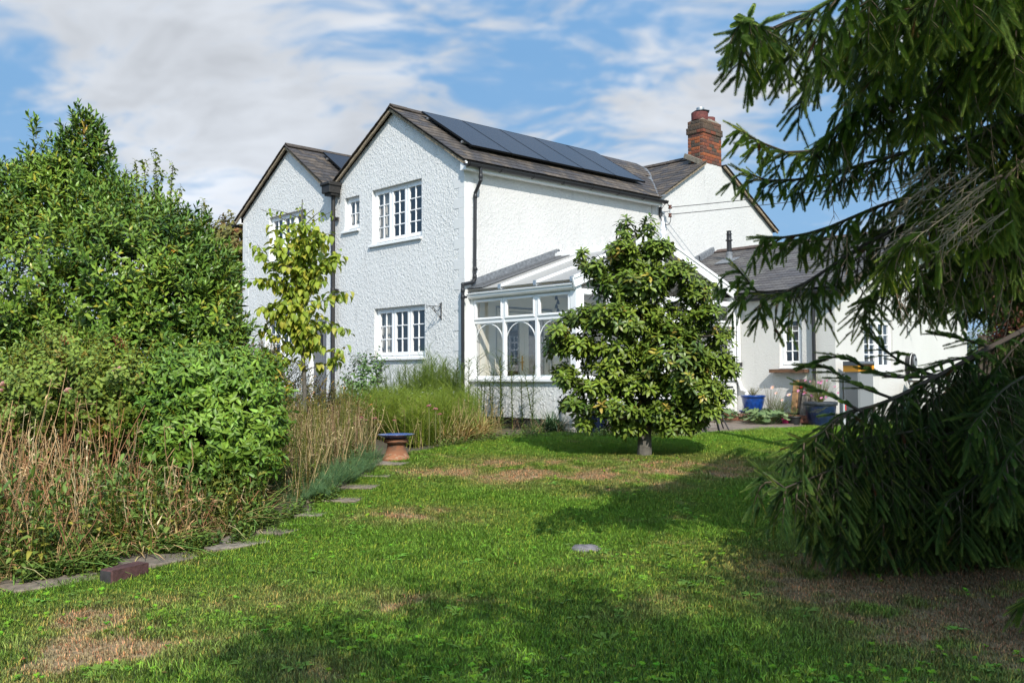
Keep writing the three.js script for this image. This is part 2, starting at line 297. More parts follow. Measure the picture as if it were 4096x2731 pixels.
// a slope: eave a->b, ridge d->c (counter-clockwise seen from outside)
function slope(thingRoot, name, a, b, c, d, o) {
  const e1 = b.clone().sub(a).normalize(), n = e1.clone().cross(d.clone().sub(a)).normalize(), e2 = n.clone().cross(e1);
  const P = [a, b, c, d].map((p) => { const q = p.clone().sub(a); return [q.dot(e1), q.dot(e2)]; });
  const off = n.clone().multiplyScalar(-0.028), th = n.clone().multiplyScalar(-0.045), v = [a, b, c, d].map((p) => p.clone().add(off)), w = [a, b, c, d].map((p) => p.clone().add(th)), tri = [];
  const quad = (p, q, r, s) => tri.push(p, q, r, p, r, s);
  quad(v[0], v[1], v[2], v[3]); quad(w[3], w[2], w[1], w[0]); for (let i = 0; i < 4; i++) { const j = (i + 1) % 4; quad(w[i], w[j], v[j], v[i]); }
  const g = new THREE.BufferGeometry().setFromPoints(tri); g.setAttribute('uv', new THREE.BufferAttribute(new Float32Array(tri.length * 2), 2)); g.computeVertexNormals();
  const roof = mesh(name, g, M.underslate, thingRoot); if (o.label) roof.userData.label = o.label;
  const inside = (x, y) => { let s = false; for (let i = 0, j = 3; i < 4; j = i++) { const [xi, yi] = P[i], [xj, yj] = P[j]; if (yi > y !== yj > y && x < (xj - xi) * (y - yi) / (yj - yi) + xi) s = !s; } return s; };
  const ga = o.gauge ?? 0.2, sw = o.width ?? 0.25, sl = 0.34, geos = [slateGeo(sw, sl), slateGeo(sw, sl)], base = new THREE.Matrix4().makeBasis(e1, n, e2.clone().negate());
  const x0 = Math.min(...P.map((p) => p[0])), x1 = Math.max(...P.map((p) => p[0])), y1 = Math.max(...P.map((p) => p[1])), rest = [];
  for (let r = 0; r * ga < y1; r++) for (let k = -1; x0 + k * sw < x1 + sw; k++) {
    const x = x0 + (k + (r % 2 ? 0.5 : 0)) * sw + sw / 2, y = (r + 0.5) * ga; if (!inside(clamp(x, x0 + .02, x1 - .02), Math.min(y, y1 - .01))) continue;
    const lift = 0.004 + rnd() * 0.004, m = new THREE.Matrix4().makeRotationX(-0.035 + gauss() * 0.008).multiply(new THREE.Matrix4().makeRotationY(gauss() * 0.012));
    m.premultiply(base); const pos = a.clone().addScaledVector(e1, clamp(x, x0 + sw * .3, x1 - sw * .3)).addScaledVector(e2, Math.min(y + sl / 2 - ga / 2 - 0.01, y1 - sl / 2 - .015)).addScaledVector(n, lift - 0.012); m.setPosition(pos);
    const mi = Math.floor(clamp(0.5 + 0.5 * noise(x * 0.9, y * 1.3, 2) + gauss() * 0.45) * 5.99);
    if (o.single && o.single(x, y, pos)) { const s = new THREE.Mesh(geos[(k + r) & 1], o.mats[mi]); s.name = 'slate'; s.castShadow = s.receiveShadow = true; m.decompose(s.position, s.quaternion, s.scale); roof.add(s); } else rest.push([m, o.mats[mi].color]);
  }
  if (rest.length) {
    const im = new THREE.InstancedMesh(geos[0], o.mats[0].clone(), rest.length); im.material.color.set(1, 1, 1); im.name = 'slate_field'; im.userData.kind = 'stuff'; im.castShadow = im.receiveShadow = true;
    rest.forEach(([m, c], i) => { im.setMatrixAt(i, m); im.setColorAt(i, c); }); roof.add(im);
  }
  return roof;
}
let nSl = 0;
const some = (f, max) => { let k = 0; return (x, y, p) => f(x, y, p) && k < max && ++k > 0; };
// main block: east slope (seen), west slope
slope(house, 'roof', V(.17, 5.73, .10), V(.17, 5.80, -6.12), V(-2.28, 7.27, -8.45), V(-2.29, 7.30, .10), { mats: slateMats, label: 'long dark slate slope carrying the solar panels', single: some((x, y) => y < .62 || x < .55 || (x > 6 && y > .6), 150) });
slope(house, 'roof', V(-4.70, 5.9, -8.6), V(-4.70, 5.9, .10), V(-2.29, 7.30, .10), V(-2.29, 7.28, -8.6), { mats: slateMats });
// left block
slope(house, 'roof', V(-4.66, 5.9, .10), V(-4.66, 5.9, -8.6), V(-6.66, 7.28, -8.6), V(-6.66, 7.28, .10), { mats: slateMats, single: some((x) => x < 2.2, 95) });
slope(house, 'roof', V(-9.3, 5.7, -8.6), V(-9.3, 5.7, .10), V(-6.66, 7.28, .10), V(-6.66, 7.28, -8.6), { mats: slateMats });
// rear wing
slope(house, 'roof', V(-2.30, 5.80, -6.0), V(-.46, 5.80, -6.0), V(-.46, 7.29, -8.53), V(-2.35, 7.29, -8.53), { mats: slateMats, single: some((x, y, p) => p.z < -6.3 - .9 * (-.1 - p.x), 35) });
slope(house, 'roof', V(-.46, 5.80, -6.0), V(.10, 5.80, -6.0), V(.10, 7.03, -8.10), V(-.46, 7.03, -8.10), { mats: slateMats, single: some(() => true, 24) });
slope(house, 'roof', V(-.46, 5.58, -11.6), V(-9.9, 5.58, -11.6), V(-9.9, 7.29, -8.53), V(-.46, 7.29, -8.53), { mats: slateMats });
slope(house, 'roof', V(.10, 5.58, -11.6), V(-.46, 5.58, -11.6), V(-.46, 7.06, -8.94), V(.10, 7.06, -8.94), { mats: slateMats });
slope(house, 'roof', V(-9.9, 5.80, -6.0), V(-2.31, 5.80, -6.0), V(-2.36, 7.285, -8.53), V(-9.9, 7.285, -8.53), { mats: slateMats });
// ridge tiles
function ridgeRun(root, a, b, mat, len = 0.45, hw = 0.15, dropK = 0.62, par = 'ridge_tile') {
  const d = b.clone().sub(a), n = Math.round(d.length() / len), side = V(0, 1, 0).cross(d.clone().normalize()).normalize();
  const g1 = (() => { const q = []; for (const s of [-1, 1]) q.push(bar(V(0, 0.012, 0), V(s * hw, 0.012 - hw * dropK, 0), len - 0.012, 0.018, V(0, 1, 0))); const e = new THREE.CylinderGeometry(0.03, 0.03, len - 0.012, 8); e.rotateX(Math.PI / 2); q.push(clean(e)); return uvBox(mg(q)); })();
  for (let i = 0; i < n; i++) { const m = new THREE.Mesh(g1, mat); m.name = par; m.castShadow = m.receiveShadow = true; m.position.copy(a).addScaledVector(d, (i + .5) / n).add(V(0, .018 + gauss() * .006, 0)); m.lookAt(m.position.clone().add(d)); m.rotateZ(gauss() * .02); root.add(m); }
}
ridgeRun(house, V(-2.29, 7.30, .12), V(-2.28, 7.27, -8.45), M.ridge);
ridgeRun(house, V(-6.66, 7.28, .12), V(-6.66, 7.28, -8.5), M.ridge);
ridgeRun(house, V(-2.33, 7.29, -8.53), V(-.44, 7.29, -8.53), M.ridge);
// mortared verges under the slates
function verge(root, a, b, w = 0.04, h = 0.05, mat = M.verge) {
  const n = Math.max(3, Math.round(a.distanceTo(b) / .24)), l = [];
  for (let i = 0; i < n; i++) { const p = a.clone().lerp(b, i / n), q = a.clone().lerp(b, (i + .97) / n); const j = V(gauss() * .006, gauss() * .007, gauss() * .006); l.push(bar(p.add(j), q.add(j), w + gauss() * .012, h + gauss() * .012)); }
  return mesh('verge', l, mat, root);
}
const dy = -0.062;
verge(house, V(-2.30, 7.27 + dy, .097), V(.15, 5.71 + dy, .097)); verge(house, V(-2.28, 7.27 + dy, .098), V(-4.66, 5.88 + dy, .098));
verge(house, V(-6.66, 7.26 + dy, .097), V(-4.70, 5.9 + dy, .099)); verge(house, V(-6.67, 7.26 + dy, .098), V(-9.28, 5.69 + dy, .097));
verge(house, V(.09, 7.02 + dy, -8.10), V(.09, 5.80 + dy, -6.0)); verge(house, V(.09, 7.06 + dy, -8.95), V(.09, 5.58 + dy, -11.6));
// lead valley between main slope and wing, gutter between the blocks
{
  const a = V(.16, 5.80, -6.10), b = V(-2.30, 7.30, -8.48), l = [];
  for (let i = 0; i < 5; i++) { const p = a.clone().lerp(b, i / 5), q = a.clone().lerp(b, (i + 1.04) / 5); l.push(bar(p.add(V(0, .028 + .003 * (i % 2), 0)), q.add(V(0, .028 + .003 * (i % 2), 0)), .24, .014)); }
  for (const g of l) mesh('valley_lead', g, M.lead, house).userData.label = 'pale lead strip in the roof valley';
  mesh('valley_gutter', [ext(-4.86, -4.52, 5.86, 5.9, -8.6, .14)], M.leadDark, house);
}
// fascia, soffit, gutters
mesh('fascia', [bar(V(.155, 5.60, .10), V(.155, 5.67, -6.15), .025, .16), bar(V(.07, 5.545, .10), V(.07, 5.615, -6.15), .16, .02), ext(0, .155, 5.53, 5.70, .075, .10)], M.paint, house);
mesh('fascia', [ext(-9.24, -9.03, 5.60, 5.76, .06, .09), ext(-9.23, -9.03, 5.60, 5.62, -8, .059)], M.paint, house);
function gutterRun(root, a, b, r = 0.068, mat = M.gutter, name = 'gutter') {
  const d = b.clone().sub(a), Ln = d.length(), s = new THREE.Shape(); s.absarc(0, 0, r, Math.PI, 2 * Math.PI, false); s.lineTo(r - .006, .004); s.absarc(0, 0, r - .006, 2 * Math.PI, Math.PI, true); s.lineTo(-r, 0);
  const g = new THREE.ExtrudeGeometry(s, { depth: Ln, bevelEnabled: false, curveSegments: 10 }), z = d.clone().normalize(), x = V(0, 1, 0).cross(z).normalize(), y = z.clone().cross(x);
  g.applyMatrix4(new THREE.Matrix4().makeBasis(x, y, z).setPosition(a)); const o = mesh(name, [clean(g)], mat, root);
  const n = Math.round(Ln / 0.95); for (let i = 0; i <= n; i++) { const q = new THREE.TorusGeometry(r + .004, .009, 5, 10, Math.PI); q.rotateX(Math.PI); q.applyMatrix4(new THREE.Matrix4().makeBasis(x, y, z).setPosition(a.clone().addScaledVector(d, clamp(i / n, .012, .988)))); mesh('bracket', clean(q), mat, o); }
  return o;
}
gutterRun(house, V(.235, 5.64, .17), V(.235, 5.71, -6.22));
gutterRun(house, V(-9.36, 5.60, .15), V(-9.36, 5.60, -8.5), .058);
{ // black downpipes
  const p = grp('downpipe', house); p.userData.label = 'black downpipe at the front corner with two swan-neck bends';
  mesh('pipe', poly([V(.235, 5.60, -.22), V(.235, 5.34, -.22), V(.075, 5.12, -.22), V(.075, 3.42, -.20), V(.06, 3.36, -.17), V(.075, 3.30, .11), V(.075, 3.20, .11), V(.075, .6, .115)], .034), M.gutter, p);
  for (const [x, y, z] of [[.235, 5.42, -.22], [.075, 5.05, -.22], [.075, 3.47, -.20], [.075, 3.62, -.205], [.075, 3.18, .11], [.075, 3.05, .11], [.075, 1.7, .113]]) { const c = lathe([[.034, -.035], [.041, -.035], [.043, 0], [.041, .035], [.034, .035]], 14); c.translate(x, y, z); mesh('collar', c, M.gutter, p); }
  mesh('clip', [ext(.0, .05, 3.60, 3.64, -.30, -.235), ext(.0, .15, 3.03, 3.07, .06, .10)], M.gutter, p);
  const h = grp('rainwater_head', house, [-4.47, 5.70, 0]); h.userData.label = 'cast iron hopper head between the two gables';
  mesh('box', [ext(-.17, .17, .02, .20, .03, .33, .01), ext(-.20, .20, .19, .27, .01, .36, .02), ext(-.14, .14, -.03, .025, .06, .28, .02)], M.castIron, h);
  mesh('pipe', poly([V(0, -.02, .12), V(0, -5.2, .12)], .048), M.castIron, h);
  for (const y of [-.55, -2.2, -3.9]) { const c = lathe([[.048, -.05], [.058, -.05], [.06, 0], [.058, .05], [.048, .05]], 14); c.translate(0, y, .12); mesh('collar', [c, ext(-.1, .1, y - .03, y + .03, .03, .075)], M.castIron, h); }
  for (const s of [-1, 1]) { const q = []; for (let k = 0; k <= 14; k++) { const a = k / 14 * 5; q.push(V(s * (.10 + .03 * Math.cos(a) * (1 - k / 20)), -.14 - .035 * Math.sin(a) - k * .002, .02)); } mesh('scroll', tube([V(s * .10, 0, .03), V(s * .13, -.08, .02), ...q], .006, 5, 40), M.iron, h); }
}
{ // brick chimney
  const c = grp('chimney', house), x1 = .012, x0 = -.46, z0 = -8.945, z1 = -8.09; c.userData.label = 'orange and brown brick chimney stack with two red pots';
  const y0 = 7.0, co = 0.0868, geo = {}, cols = [L(.40, .115, .04), L(.26, .075, .04), L(.17, .07, .05), L(.13, .07, .05), L(.33, .10, .045), L(.105, .075, .055)], top = [L(.12, .08, .055), L(.15, .095, .06), L(.10, .075, .055), L(.17, .085, .055)];
  const mk = (cs) => cs.map((k) => std(k, .92, { map: mottle, bumpMap: speck, bumpScale: .006 })), bm = mk(cols), tm = mk(top);
  mesh('core', [ext(x0 + .012, x1 - .012, y0 + .035, y0 + co * 12.95, z0 + .012, z1 - .012), ext(x0 - .012, x1 + .012, y0 + co * 9, y0 + co * 10.94, z0 - .012, z1 + .012)], M.mortar, c);
  mesh('flaunching', [(() => { const g = new THREE.CylinderGeometry(.25, .38, .10, 4, 1); g.rotateY(Math.PI / 4); g.scale(.85, 1, 1.55); g.translate((x0 + x1) / 2, y0 + co * 13 + .04, (z0 + z1) / 2); return clean(g); })()], M.mortar, c);
  const brick = (w, h, d, x, y, z, mats) => { const key = [w, h, d].map((v) => v.toFixed(3)).join(); const g = geo[key] ??= uvBox(ext(-w / 2, w / 2, -h / 2, h / 2, -d / 2, d / 2, .005)); const m = new THREE.Mesh(g, pick(mats)); m.name = 'brick'; m.position.set(x + gauss() * .003, y, z + gauss() * .003); m.rotation.y = gauss() * .01; m.castShadow = m.receiveShadow = true; c.add(m); };
  for (let r = 0; r < 13; r++) {
    const b = r === 9 || r === 10 ? .03 : 0, Z0 = z0 - b, Z1 = z1 + b, X0 = x0 - b, X1 = x1 + b, y = y0 + (r + .5) * co, h = co - .011, mats = r < 9 ? bm : r < 10 ? [bm[1], ...tm] : tm, t = .1;
    const run = (a, e, o, f) => { const cuts = [a]; let p = a + (o ? .112 : .222); while (p < e - .06) { cuts.push(p); p += .222; } cuts.push(e); for (let i = 0; i + 1 < cuts.length; i++) if (cuts[i + 1] - cuts[i] > .03) f((cuts[i] + cuts[i + 1]) / 2, cuts[i + 1] - cuts[i] - .011); };
    const o = r % 2;
    run(Z0 + .001, Z1 - .001, o, (m, w) => { brick(t, h, w, X1 - t / 2, y, m, mats); if (r > 2) brick(t, h, w, X0 + t / 2, y, m, mats); });
    run(X0 + t, X1 - t, !o, (m, w) => { brick(w, h, t, m, y, Z1 - t / 2, mats); if (r > 2) brick(w, h, t, m, y, Z0 + t / 2, mats); });
  }
  mesh('flashing', [bar(V(x0 - .05, 7.24, z1 + .04), V(x1 - .01, 6.98, z1 + .10), .1, .12)], M.mortar, c);
  const py = y0 + co * 13 + .02;
  const pot = (z, r, h) => { const g = lathe([[r, 0], [r * 1.02, h], [r * .86, h], [r * .84, h - .1], [.01, h - .12]], 28); g.translate(-.22, py, z); return mesh('chimney_pot', g, M.potRed, c); };
  const p1 = pot(-8.30, .215, .20); pot(-8.71, .165, .15);
  const cap = new THREE.CylinderGeometry(.24, .22, .02, 7); cap.rotateZ(.05); cap.translate(-.2, py + .225, -8.33); mesh('cap', clean(cap), M.leadDark, p1);
  const fl = lathe([[.095, 0], [.095, .12], [.105, .125], [.105, .155], [.095, .16], [.085, .16], [.08, .03]], 24); fl.translate(-.22, py + .19, -8.33); mesh('flue', fl, M.alu, p1);
}
// ---- solar panels
function solarPanel(w, h) {
  const t = thing('solar_panel', '', 'solar panel', [0, 0, 0], 0, 'black solar panels on the house roofs');
  mesh('glass', ext(.012, w - .012, .012, h - .012, .0, .033), M.solar, t);
  mesh('frame', [ext(0, w, 0, .012, -.005, .036), ext(0, w, h - .012, h, -.005, .036), ext(0, .012, .0121, h - .0121, -.005, .036), ext(w - .012, w, .0121, h - .0121, -.005, .036)], M.solarFrame, t);
  for (const y of [.3, h - .3]) mesh('rail', ext(-.03, w + .03, y - .02, y + .02, -.045, -.006), M.alu, t);
  return t;
}
{
  const a = V(.17, 5.73, .10), e1 = V(0, .07, -6.22).normalize(), up = V(-2.46, 1.57, 0), n = e1.clone().cross(up).normalize(), e2 = n.clone().cross(e1);
  const m = new THREE.Matrix4().makeBasis(e1, e2, n), w = 1.135, h = 1.92, names = ['first solar panel, at the front gable end of the long roof', 'second solar panel from the front gable on the long roof', 'middle solar panel of the row of five on the long roof', 'fourth solar panel from the front gable on the long roof', 'last solar panel, beside the pale lead roof valley'];
  const proto = solarPanel(w - .012, h);
  for (let i = 0; i < 5; i++) { const p = i ? copyOf(proto) : proto; p.userData.label = names[i]; p.quaternion.setFromRotationMatrix(m); p.position.copy(a).addScaledVector(e1, .62 + i * w).addScaledVector(e2, .70).addScaledVector(n, .075); }
  const e1b = V(0, 0, -1), up2 = V(-2, 1.38, 0).normalize(), n2 = e1b.clone().cross(up2).normalize(), m2 = new THREE.Matrix4().makeBasis(e1b, up2, n2);
  for (let i = 0; i < 3; i++) { const p = copyOf(proto, ['solar panel seen in the gap between the two front gables', 'solar panel behind the front one on the left roof', 'rearmost solar panel on the left roof'][i]); p.quaternion.setFromRotationMatrix(m2); p.position.set(-4.66, 5.9, .1).addScaledVector(e1b, .86 + i * w).addScaledVector(up2, .17).addScaledVector(n2, .075); }
}
// ================= conservatory =================
const cons = thing('conservatory', 'white framed conservatory with glazed pitched roof and arched window bars', 'conservatory');
const CX = 2.78, CZ0 = -.15, CZ1 = -5.17, CR = -2.62;
mesh('dwarf_wall', [ext(0, CX, .76, 1.42, CZ0 - .22, CZ0), ext(CX - .22, CX, .76, 1.42, CZ1, CZ0 - .221)], M.render, cons);
mesh('plinth', [ext(0, CX - .015, .3, .759, CZ0 - .2, CZ0 - .02), ext(CX - .2, CX - .02, .3, .759, CZ1, CZ0 - .201)], M.plinth, cons);
mesh('floor', ext(0.001, CX - .23, .5, .62, CZ1, CZ0 - .23), M.whiteStone, cons);
mesh('sill', [ext(-.07, CX + .06, 1.421, 1.475, CZ0 - .2, CZ0 + .06, .008), ext(CX - .2, CX + .06, 1.4215, 1.4745, CZ1, CZ0 - .201, .008)], M.upvc, cons);
// side glazing: local x right, z outward
function glazedSide(t, w, n, o = {}) {
  const y0 = 1.476, y1 = 3.06, ty = 2.57, d = .07, f = .055, lw = w / n;
  const fr = [ext(0, w, y1 - f, y1, -d, 0, .006), ext(0, w, y0, y0 + f, -d, 0, .006)];
  for (let i = 0; i <= n; i++) { const x = i * lw, a = i ? x - .034 : 0, b = i < n ? x + .034 : w; fr.push(ext(Math.max(a, 0), b, y0 + f - .002, y1 - f + .002, -d + .001, i && i < n ? .002 : -.0015, .006)); }
  for (let i = 0; i < n; i++) fr.push(ext(i * lw + .03, (i + 1) * lw - .03, ty - .033, ty + .033, -d + .002, -.003, .006));
  mesh('frame', fr, M.upvc, t);
  for (let i = 0; i < n; i++) {
    const a = i * lw + .036, b = (i + 1) * lw - .036, s = .05;
    const ya = ty + .034, yb = y1 - f - .002; // opening top light
    mesh('top_light', [ext(a, b, yb - s, yb, -.05, .016, .012), ext(a, b, ya, ya + s, -.05, .016, .012), ext(a, a + s, ya + s - .006, yb - s + .006, -.05, .0145, .012), ext(b - s, b, ya + s - .006, yb - s + .006, -.05, .0145, .012)], M.upvc, t);
    const p = ext(a + s, b - s, ya + s, yb - s, -.028, -.024); mesh('pane', p, M.glassCons, t);
    const la = a, lb = b, l0 = y0 + f, l1 = ty - .034;
    mesh('pane', ext(la, lb, l0, l1, -.036, -.032), M.glassCons, t);
    const r = (lb - la) / 2 - .002, cy = l1 - r * 1.02, pts = []; for (let k = 0; k <= 20; k++) { const q = Math.PI * k / 20; pts.push(V((la + lb) / 2 + r * Math.cos(q), cy + r * Math.sin(q), -.026)); }
    const ar = []; for (let k = 0; k < 20; k++) ar.push(bar(pts[k], pts[k + 1], .012, .017, V(0, 0, 1).cross(pts[k + 1].clone().sub(pts[k])).normalize())); mesh('arch_bar', ar, M.upvc, t);
  }
}
glazedSide(grp('side_glazing', cons, [.06, 0, CZ0 - .02]), 2.60, 3);
mesh('wall_post', ext(-.06, .061, 1.476, 3.1, CZ0 - .09, CZ0 - .005, .006), M.upvc, cons);
{ // gable end facing +x: lights below, triangle above
  const t = grp('gable_glazing', cons, [CX - .02, 0, CZ0 - .14], Math.PI / 2); glazedSide(t, 4.82, 6);
  const y0 = 3.07, w = 4.82, ap = 4.0, mid = 2.41, tri = [];
  for (let i = 1; i < 6; i++) { const x = i * w / 6, top = y0 + (ap - y0) * (1 - Math.abs(x - mid) / mid); tri.push(ext(x - .03, x + .03, y0, top - .02, -.06, -.004)); }
  mesh('upper_mullion', tri, M.upvc, t);
  const s = new THREE.Shape([[.06, y0], [w - .06, y0], [mid, ap]].map((p) => new THREE.Vector2(...p))); const g = new THREE.ExtrudeGeometry(s, { depth: .004, bevelEnabled: false }); g.translate(0, 0, -.034); mesh('pane', clean(g), M.glassCons, t);
}
for (const [z, nm] of [[CZ0 - .07, 'corner_post'], [CZ1 + .07, 'corner_post']]) mesh(nm, [ext(CX - .135, CX + .012, 1.476, 3.16, z - .07, z + .075, .006)], M.upvc, cons);
mesh('corner_board', ext(CX - .06, CX + .015, .45, 1.42, CZ0 - .02, CZ0 + .012, .004), M.paint, cons);
// roof
const eN = V(0, 3.19, CZ0 + .10), eF = V(0, 3.19, CZ1 - .05), rp = V(0, 4.07, CR);
{
  const roofSide = (e, sgn, hide) => {
    const r = grp('roof_slope', cons), d = rp.clone().sub(e), Ls = d.length(), n = 3, step = .935;
    for (let i = 0; i < n; i++) { const x0 = i * step + .03, x1 = Math.min(CX + .02, (i + 1) * step), a = e.clone(), b = rp.clone(); mesh('roof_pane', bar(V((x0 + x1) / 2, a.y + .0, a.z), V((x0 + x1) / 2, b.y, b.z), x1 - x0 - .02, .02), M.polycarb, r); }
    for (let i = 1; i <= 3; i++) { const x = i === 3 ? CX + .01 : i * step + .02; mesh('rafter', [bar(V(x, e.y + .02, e.z), V(x, rp.y + .02, rp.z), .058, .05), bar(V(x, e.y - .02, e.z), V(x, rp.y - .02, rp.z), .05, .05)], M.upvc, r); const c = ext(x - .04, x + .04, e.y - .03, e.y + .06, e.z - .012 * sgn - .01, e.z - .012 * sgn + .012, .004); mesh('rafter_cap', c, M.alu, r); }
  };
  roofSide(eN, -1); roofSide(eF, 1);
  // barge boards on the gable end
  mesh('barge_board', [bar(V(CX + .05, 3.14, CZ0 + .12), V(CX + .05, 4.06, CR), .035, .17), bar(V(CX + .05, 3.14, CZ1 - .12), V(CX + .05, 4.06, CR), .035, .17)], M.upvc, cons);
  mesh('barge_trim', [bar(V(CX + .074, 3.23, CZ0 + .13), V(CX + .074, 4.15, CR), .03, .05), bar(V(CX + .074, 3.23, CZ1 - .13), V(CX + .074, 4.15, CR), .03, .05)], M.upvc, cons);
  mesh('eaves_beam', [ext(-.02, CX, 3.06, 3.17, CZ0 - .08, CZ0 - .005, .004), ext(.0, CX, 3.06, 3.17, CZ1 - .0, CZ1 + .07, .004)], M.upvc, cons);
  const og = new THREE.Shape([[0, 0], [.035, -.005], [.075, .03], [.085, .075], [.105, .085], [.105, .10], [.0, .10]].map((p) => new THREE.Vector2(...p)));
  const gg = new THREE.ExtrudeGeometry(og, { depth: 2.80, bevelEnabled: false }); gg.rotateY(-Math.PI / 2); const g2 = clean(gg); g2.computeBoundingBox(); g2.translate(-g2.boundingBox.min.x, 0, 0);
  g2.translate(-.02, 3.03, CZ0 + .003); mesh('gutter', g2, M.upvc, cons);
  // ridge, cresting, finial
  mesh('ridge_cap', [bar(V(.02, 4.10, CR), V(CX + .08, 4.10, CR), .16, .09), bar(V(.03, 4.15, CR), V(CX + .09, 4.15, CR), .05, .05)], M.upvc, cons);
  const n = 11, st = 2.6 / n, cr = [];
  for (let i = 0; i < n; i++) {
    const x = .1 + i * st, mid = x + st / 2, a = [], yb = 4.185; for (let k = 0; k <= 10; k++) { const q = Math.PI + Math.PI * k / 10; a.push(V(mid + st * .46 * Math.cos(q), yb + .085 + st * .36 * Math.sin(q), CR)); }
    cr.push(tube(a, .007, 5, 12));
    const tall = i % 2 ? .03 : 0; cr.push(ext(x - .005, x + .005, yb - .02, yb + .12 + tall, CR - .005, CR + .005));
    for (const [qx, qy] of [[0, .135], [.026, .11], [-.026, .11], [0, .088]]) { const b = new THREE.OctahedronGeometry(.018); b.translate(x + qx, yb + qy + tall, CR); cr.push(clean(b)); }
  }
  mesh('cresting', cr, M.upvc, cons);
  const fi = lathe([[.055, 0], [.055, .05], [.035, .06], [.05, .09], [.068, .13], [.06, .17], [.045, .19], [.058, .20], [.058, .225], [.045, .23], [.03, .33], [.012, .43], [0, .46]], 20); fi.translate(CX + .03, 4.12, CR); mesh('finial', fi, M.upvc, cons);
  // lead flashing up the house wall
  const fl = []; for (let i = 0; i < 6; i++) { const p = V(.012, 3.34, CZ0 - .02).lerp(V(.012, 4.17, CR), i / 6), q = V(.012, 3.34, CZ0 - .02).lerp(V(.012, 4.17, CR), (i + 1.03) / 6); fl.push(bar(p.add(V(.002 * (i % 2), gauss() * .01, 0)), q.add(V(.002 * (i % 2), gauss() * .01, 0)), .012, .15)); }
  mesh('flashing', fl, M.lead, cons); mesh('flashing_apron', [bar(V(.10, 3.235, CZ0 + .09), V(.10, 4.10, CR), .20, .018), bar(V(.32, 3.225, CZ0 + .09), V(.32, 4.09, CR), .24, .012)], M.leadDark, cons);
  const fl2 = [bar(V(.012, 3.34, CZ1), V(.012, 4.17, CR), .012, .15)]; mesh('flashing', fl2, M.lead, cons);
  // white downpipe at the far corner
  mesh('downpipe', [poly([V(CX + .07, 3.0, CZ1 + .02), V(CX + .07, 1.40, CZ1 + .02), V(CX + .12, 1.22, CZ1 - .0), V(CX + .22, 1.18, CZ1 - .02), V(CX + .22, .62, CZ1 - .0)], .038), ext(CX + .01, CX + .12, 2.96, 3.10, CZ1 - .06, CZ1 + .10, .01)], M.upvc, cons);
  mesh('clip', ext(CX + .0, CX + .125, 1.72, 1.79, CZ1 - .03, CZ1 + .06, .006), M.plasticBlack, cons);
  // cream inner wall with french doors into the house
  const iw = []; for (const [z0, z1, y0, y1] of [[-.80, -.38, .62, 3.2], [-5.15, -2.44, .62, 3.2], [-2.44, -.80, 2.94, 3.5]]) iw.push(ext(.012, .022, y0, y1, z0, z1)); mesh('inner_wall', iw, M.cream, cons);
}
{ // french doors set in the house wall
  const t = grp('french_door', house, [-.03, .64, -.85], Math.PI / 2); t.userData.label = 'cream framed glazed double door seen through the conservatory';
  const w = 1.56, h = 2.26, fr = [ext(0, w, h - .06, h, -.08, .05, .005), ext(0, .05, 0, h - .061, -.08, .05, .005), ext(w - .05, w, 0, h - .061, -.08, .05, .005)]; mesh('frame', fr, M.cream, t);
  for (const [a, b] of [[.055, .78], [.785, 1.505]]) { const s = .13; const d = grp('leaf', t); mesh('stile', [ext(a, a + s, .01, h - .07, -.03, .02, .004), ext(b - s, b, .01, h - .07, -.03, .02, .004), ext(a + s, b - s, h - .2, h - .07, -.03, .019, .004), ext(a + s, b - s, .01, .34, -.03, .019, .004)], M.cream, d); mesh('pane', ext(a + s, b - s, .341, h - .201, -.008, -.004), M.glass, d); }
  mesh('handle', [ext(.70, .735, 1.0, 1.30, .02, .03, .004), rod(V(.717, 1.17, .03), V(.717, 1.17, .075), .008), rod(V(.717, 1.17, .07), V(.60, 1.165, .075), .009)], M.brass, t);
}
{ // things seen behind the conservatory glass
  const so = thing('sofa', 'pale blue cushioned sofa just behind the conservatory side windows', 'sofa', [1.55, .62, -.78]); const fab = std(L(.36, .43, .47), .95);
  mesh('backrest', ext(-.75, .75, .3, .93, .1, .26, .05), fab, so); mesh('seat', ext(-.75, .75, .2, .45, -.6, .1, .05), fab, so); for (const s of [-1, 1]) mesh('arm', ext(s * .82 - .08, s * .82 + .08, .15, .62, -.6, .26, .05), fab, so); mesh('base', ext(-.85, .85, 0.001, .18, -.55, .2, .01), M.woodDark, so);
  const ch = thing('wind_chime', 'small dark hanging bell chime behind the third top light', 'wind chime', [2.05, 3.0, -.45]); mesh('cord', rod(V(0, .1, 0), V(0, -.38, 0), .004), M.iron, ch); for (let i = 0; i < 4; i++) { const b = lathe([[.008, .05], [.022, .03], [.03, -.02], [.034, -.03]], 12); b.translate((i % 2 ? .02 : -.02), -.06 - i * .08, 0); mesh('bell', b, M.castIron, ch); }
}
